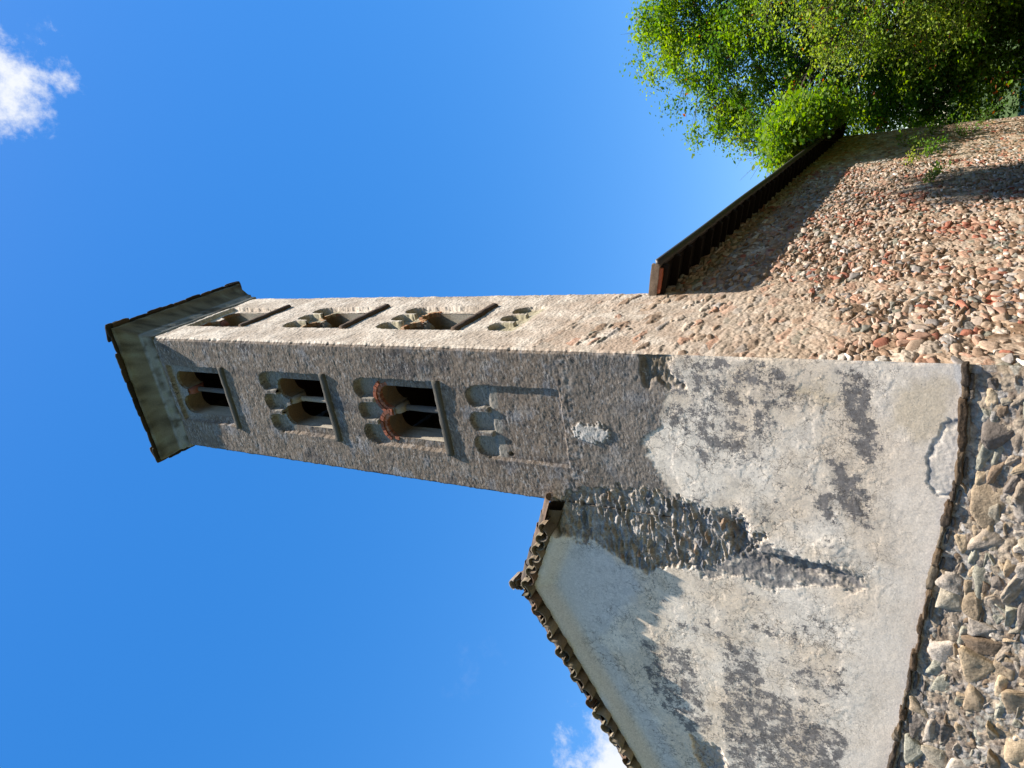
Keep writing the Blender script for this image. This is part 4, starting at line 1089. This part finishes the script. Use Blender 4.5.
TCOL = [(138, 126, 102), (124, 110, 90), (148, 134, 112), (120, 96, 76), (106, 96, 82), (134, 116, 94)]
def verge(sgn, s0, s1, step=0.275):
    """sgn -1: the long left slope (towards -x); +1: the short right slope up to the tower"""
    s_ = s0; i = 0
    dirv = np.array([sgn, 0, -SL]); dirv = dirv / np.linalg.norm(dirv); nrm = np.array([sgn * SL, 0, 1.0]); nrm /= np.linalg.norm(nrm)
    top = np.array([RIDGE[0], 0, RIDGE[1]])
    while s_ < s1:
        for conc in (1, 0):
            pos = top + dirv * (s_ + random.uniform(-0.03, 0.03) + (step / 2 if conc == 0 else 0)) - nrm * (0.185 if conc else 0.105)
            y_c = -0.115 + random.uniform(-0.045, 0.03)
            upv = (-nrm if conc else nrm) + np.array([random.uniform(-.18, .18), 0, 0]); upv /= np.linalg.norm(upv)
            ax = np.array([random.uniform(-.03, .03), -1, random.uniform(-.04, .01)]); ax -= upv * (ax @ upv); ax /= np.linalg.norm(ax)
            r = (0.132 if conc else 0.108) * random.uniform(0.9, 1.1)
            if random.random() < 0.05: continue
            mb = MB()
            V, Fc = barrel(pos + np.array([0, y_c, 0]), ax, upv, 0.44, r * 0.92, r * 1.04, 0.016, 9, np.pi * 0.98, 1)
            c0 = lin(random.choice(TCOL)) * random.uniform(0.5, 0.95)
            mb.add(V, Fc, c0)
            put(mb.build('verge_tile', M_tile), church)
        s_ += step; i += 1
    # a rough mortar bed between tiles and wall, then a thin overlapping course of slates on top
    mb = MB()
    q = np.arange(s0 - 0.05, s1 + 0.2, 0.04)
    ring = []
    for k_, (dy, dn) in enumerate(((-0.10, -0.19), (-0.14, -0.16), (-0.16, -0.08), (-0.12, -0.02), (0.15, -0.02), (0.15, -0.26), (-0.06, -0.24))):
        w = 0.016 * fbm(q * 6, q * 0 + k_ * 1.7, 621, 3)
        ring.append(top[None] + dirv[None] * q[:, None] + nrm[None] * (dn + w[:, None]) + np.stack([q * 0, dy + w, q * 0], -1))
    ring = np.array(ring); m_ = len(q); nn = len(ring)
    Fc = [(i * m_ + j, i * m_ + j + 1, ((i + 1) % nn) * m_ + j + 1, ((i + 1) % nn) * m_ + j) for i in range(nn) for j in range(m_ - 1)]
    mb.add(ring.reshape(-1, 3), Fc, lin((92, 82, 70)))
    put(fix(mb.build('mortar_bed', M_trim)), church)
    s_ = s0 + 0.02; i = 0
    while s_ < s1 + 0.1:
        L = random.uniform(0.38, 0.46)
        tv = dirv + nrm * 0.05; tv /= np.linalg.norm(tv)
        mb = MB()
        pos = top + dirv * (s_ + L / 2) - nrm * 0.025 + np.array([0, -0.17 + random.uniform(-0.02, 0.02), 0])
        V, Fc = barrel(pos, tv, np.array([0, -0.32, 0]) + nrm * 0.95, L, 0.10, 0.118, 0.016, 9, np.pi * 0.8, 1)
        mb.add(V, Fc, lin(random.choice([(92, 82, 72), (110, 92, 78), (82, 76, 70)])))
        put(mb.build('cover_tile', M_tile), church)
        s_ += L * 0.72; i += 1
verge(-1, 0.10, 5.15)
verge(1, 0.08, 1.66)
for i in range(3):                              # heap of ridge tiles where the slopes meet
    mb = MB()
    V, Fc = barrel((RIDGE[0] + 0.03 * i, -0.10 - 0.04 * i + random.uniform(-.02, .02), RIDGE[1] + 0.02 + 0.035 * i), (0.03, -1, 0.03), np.array([0.1 * i - 0.1, 0.03, 1.0]) / np.linalg.norm([0.1 * i - 0.1, 0.03, 1.0]), 0.27, 0.115 - 0.008 * i, 0.120 - 0.008 * i, 0.02, 11, np.pi * 0.95, 1)
    mb.add(V, Fc, lin([(120, 108, 96), (104, 94, 84), (130, 120, 110)][i]))
    put(mb.build('ridge_tile', M_tile), church)

# ------------------------------------------------------------------ trees
def leaves(name, P, size, cols, mat, parent, droop=0.35, jitter=0.35):
    """one small folded leaf face per point"""
    n = len(P)
    th = rng.uniform(0, 2 * np.pi, n); dz = rng.normal(-droop, 0.45, n)
    A = np.stack([np.cos(th), np.sin(th), dz], -1); A /= np.linalg.norm(A, axis=1)[:, None]
    B = np.cross(A, rng.normal(0, 0.45, (n, 3)) + np.array([0, 0, 1.0])); B /= np.linalg.norm(B, axis=1)[:, None] + 1e-9
    Nn = np.cross(A, B)
    s = size * rng.choice([0.6, 0.85, 1.0, 1.3], n)[:, None] * rng.uniform(1 - jitter, 1 + jitter, n)[:, None]
    v = np.stack([P, P + A * s * 0.5 + B * s * 0.3 + Nn * s * 0.07, P + A * s, P + A * s * 0.5 - B * s * 0.3 + Nn * s * 0.07], 1)
    f = np.arange(4 * n).reshape(n, 4)
    return mesh(name, v.reshape(-1, 3), f, mat, parent, np.repeat(cols, 4, axis=0), False)
def tree(name, label, base, center, radii, n_clump, n_leaf, lsize, greens, seed_, clump_r=0.6, dist=0.72, trunk_r=0.28, keep=None, rust=0.006, group=None, squash=0.75, bough=None):
    global rng
    rng = np.random.default_rng(seed_)
    root = thing(name, label, 'tree', base, group)
    base = np.array(base, float); center = np.array(center, float); radii = np.array(radii, float)
    d = rng.normal(0, 1, (n_clump * 4, 3)); d /= np.linalg.norm(d, axis=1)[:, None]
    rr = rng.random(n_clump * 4) ** (1 / 3.0)
    rr = np.maximum(rr, dist * rng.random(n_clump * 4))
    lump = 1 + 0.20 * fbm(d[:, 0] * 2.2 + d[:, 2] * 1.3, d[:, 1] * 2.2 - d[:, 2] * 1.1, seed_, 3)
    cl = center + d * (rr * lump)[:, None] * radii
    cl = cl[cl[:, 2] > ground_z(cl[:, 0], cl[:, 1]) + 0.4]
    if keep is not None: cl = cl[keep(cl)]
    cl = cl[:n_clump]
    # wood: trunk, limbs to cluster heads, twigs to clumps
    wb = MB(); bark = lin((66, 57, 48))
    topz = center[2] + radii[2] * 0.45
    m = 12
    tt = np.linspace(0, 1, m)[:, None]
    trunk = base + (np.array([center[0], center[1], topz]) - base) * tt + 0.12 * np.stack([fbm(tt[:, 0] * 3, tt[:, 0] * 0 + k_, seed_ + k_, 2) for k_ in range(3)], -1) * np.array([1, 1, 0.2]) * tt
    V, Fc = tube(trunk - np.array([0, 0, 0.3]) * (1 - tt), np.linspace(trunk_r * 1.2, trunk_r * 0.2, m), 10, 0.04); wb.add(V, Fc, bark)
    nl = 16
    heads = cl[rng.choice(len(cl), nl, replace=False)] * 0.75 + center * 0.25
    hp = []
    for hd in heads:
        tz = np.clip((hd[2] - base[2]) / (topz - base[2]) * 0.6, 0.15, 0.9) * (m - 1)
        st_ = trunk[int(tz)]
        q = np.linspace(0, 1, 8)[:, None]
        mid = (st_ + hd) / 2 + rng.normal(0, 0.25, 3) + np.array([0, 0, 0.4])
        path = st_ * (1 - q) ** 2 + 2 * mid * q * (1 - q) + hd * q ** 2
        V, Fc = tube(path, np.linspace(trunk_r * 0.38, trunk_r * 0.12, 8), 7, 0.05); wb.add(V, Fc, bark)
        hp.append(path)
    hp = np.concatenate([h[2:] for h in hp])
    if bough is not None:                                # one long limb with clumps along it
        bc, br, bn, via = [np.array(q_, float) for q_ in bough]
        d = rng.normal(0, 1, (int(bn) * 2, 3)); d /= np.linalg.norm(d, axis=1)[:, None]
        bl = bc + d * (rng.random(len(d)) ** 0.4)[:, None] * br
        if keep is not None: bl = bl[keep(bl)]
        bl = bl[:int(bn)]
        st_ = trunk[6]; q = np.linspace(0, 1, 14)[:, None]
        path = st_ * (1 - q) ** 2 + 2 * via * q * (1 - q) + (bc + np.array([0, -br[1] * 0.7, 0])) * q ** 2
        V, Fc = tube(path, np.linspace(0.10, 0.02, 14), 6); wb.add(V, Fc, bark)
        hp = np.concatenate([hp, path[5:]]); cl = np.concatenate([cl, bl])
    for c in cl:
        a = hp[np.argmin(((hp - c) ** 2).sum(1) + rng.random(len(hp)) * 0.5)]
        q = np.linspace(0, 1, 5)[:, None]
        path = a * (1 - q) + c * q + np.sin(np.pi * q) * rng.normal(0, 0.16, 3) + np.array([0, 0, 0.15]) * np.sin(np.pi * q)
        V, Fc = tube(path, np.linspace(trunk_r * 0.10, 0.010, 5), 4); wb.add(V, Fc, bark * 0.9)
        for _ in range(3):
            e_ = c + rng.normal(0, 1, 3) * clump_r * 0.9
            V, Fc = tube(np.stack([path[3], (path[3] + e_) / 2 + rng.normal(0, 0.05, 3), e_]), [0.012, 0.009, 0.004], 3); wb.add(V, Fc, bark * 1.1)
    tr = wb.build('trunk', M_bark); tr.parent = root; tr.location = -Vector(base)
    per = max(4, n_leaf // len(cl))
    ci = np.repeat(np.arange(len(cl)), per)
    sz = rng.uniform(0.65, 1.35, len(cl))
    P = cl[ci] + rng.normal(0, 1, (len(ci), 3)) * np.array([1, 1, squash]) * (clump_r * 0.55 * sz[ci])[:, None]
    if keep is not None:
        kk = keep(P); P = P[kk]; ci = ci[kk]
    G = np.array([lin(c) for c in greens])
    gi = rng.integers(0, len(G), len(cl))
    cols = G[gi][ci] * 0.65 + G[rng.integers(0, len(G), len(P))] * 0.35
    cols = cols * rng.uniform(0.7, 1.3, len(P))[:, None]
    if rust:
        rc = rng.random(len(cl)) < rust * 3
        rm = (rng.random(len(P)) < rust) | (rc[ci] & (rng.random(len(P)) < 0.25))
        cols[rm] = lin((150, 82, 48))
    cr = leaves('crown', P, lsize, cols, M_leaf, root); cr.location = -Vector(base)
    return root
G1 = [(112, 138, 48), (84, 114, 42), (132, 150, 54), (66, 96, 40)]
G2 = [(116, 140, 54), (138, 152, 64), (92, 118, 48), (150, 160, 72)]
clear = lambda P: ~((P[:, 0] < 0.75) & (P[:, 1] < YEND + 0.6) & (P[:, 2] < 4.5 + 0.42 * np.maximum(0, 0.5 - P[:, 0])))
tree('leafy_tree', 'large leafy green tree beyond the far end of the church', (7.4, 34.0, -3.6), (6.6, 34.0, 5.0), (8.5, 5.4, 10.2), 640, 235000, 0.19, G1, 11, 0.82, 0.9, 0.36, clear, bough=((0.72, 23.2, 4.75), (0.5, 5.0, 1.0), 120, (1.2, 30.0, 7.0)))
tree('fine_leaved_tree', 'fine-leaved tree with thin dark twigs, right beside the stone wall', (7.4, 26.0, -3.2), (6.8, 23.0, 1.8), (4.6, 3.4, 4.8), 420, 52000, 0.125, G2, 12, 0.6, 0.8, 0.075, clear, 0.012)
tree('shrubby_tree', 'low bushy tree rising from behind the far corner of the rubble wall', (2.2, 32.0, -3.5), (2.0, 32.0, -0.4), (3.2, 2.2, 3.8), 200, 36000, 0.17, G1, 13, 0.7, 0.8, 0.14, clear)
tree('thicket_tree', 'dark bushy tree low behind the fine-leaved tree, hiding the ground', (6.5, 31.0, -3.5), (6.2, 30.5, -0.6), (3.4, 2.4, 3.4), 200, 36000, 0.17, G1, 17, 0.7, 0.8, 0.14, clear)
tree('tall_tree', 'tall tree beside the church, its shadow lying across the rubble side wall', (13.4, 9.0, -2.2), (12.5, 7.7, 22.1), (2.3, 3.0, 4.7), 420, 52000, 0.28, G1, 14, 0.7, 0.8, 0.34)

# ------------------------------------------------------------------ weeds rooted in the side wall
def weed(y_, z_, L, n, label, green, seed_, drop=0.5):
    global rng
    rng = np.random.default_rng(seed_)
    x_ = 0.0 - ROT * (y_ - TD)
    r_ = thing('wall_weed', label, 'plant', (x_, y_, z_), 'weeds rooted in the rubble wall')
    wb = MB(); P = []
    for i in range(n):
        d = np.array([rng.uniform(0.35, 0.9), rng.uniform(-0.7, 0.7), rng.uniform(-0.5, 0.8)]); d /= np.linalg.norm(d)
        q = np.linspace(0, 1, 6)[:, None]
        path = d * q * L * rng.uniform(0.6, 1.1) + np.array([0, 0, -drop]) * q ** 2 * L
        V, Fc = tube(path, np.linspace(0.008, 0.003, 6), 4); wb.add(V, Fc, lin((96, 92, 50)))
        for _ in range(26):
            s_ = rng.uniform(0.2, 1); P.append(np.array([np.interp(s_, q[:, 0], path[:, k_]) for k_ in range(3)]) + rng.normal(0, 0.06, 3))
    s_o = wb.build('stem', M_bark); s_o.parent = r_
    P = np.array(P); cols = np.broadcast_to(lin(green), (len(P), 3)) * rng.uniform(0.7, 1.35, len(P))[:, None]
    leaves('foliage', P, 0.085, cols, M_leaf, r_)
WEEDS = [(21.4, 1.2, 0.9, 7, 'light green weed rooted highest in the wall, just under the tree', (104, 132, 54)),
         (17.9, 0.45, 0.8, 8, 'bushy green weed hanging over the upper edge of the dark shadow on the wall', (88, 124, 46)),
         (12.9, 0.25, 0.45, 5, 'small pale green weed just below the dark shadow on the wall', (120, 140, 76)),
         (22.9, -0.5, 1.0, 8, 'green weed on the sunlit far part of the wall above the dark shadow', (92, 124, 48)),
         (26.5, -1.2, 1.0, 7, 'dark green weed trailing from the far end of the wall at the right edge', (72, 106, 42)),
         (16.4, 0.95, 0.6, 5, 'thin yellow green sprig beside the reddish bricks of the wall', (130, 142, 60)),
         (14.4, 0.1, 0.4, 4, 'tiny green sprig inside the dark shadow on the wall', (96, 122, 52))]
WEEDS += [(24.6, 0.4, 0.9, 8, 'green sprig beside the foliage at the far corner of the wall', (98, 130, 50)),
          (19.8, 0.9, 0.7, 7, 'loose green weed between the topmost weed and the wall shadow', (108, 138, 58))]
for i, w in enumerate(WEEDS): weed(*w, 50 + i)
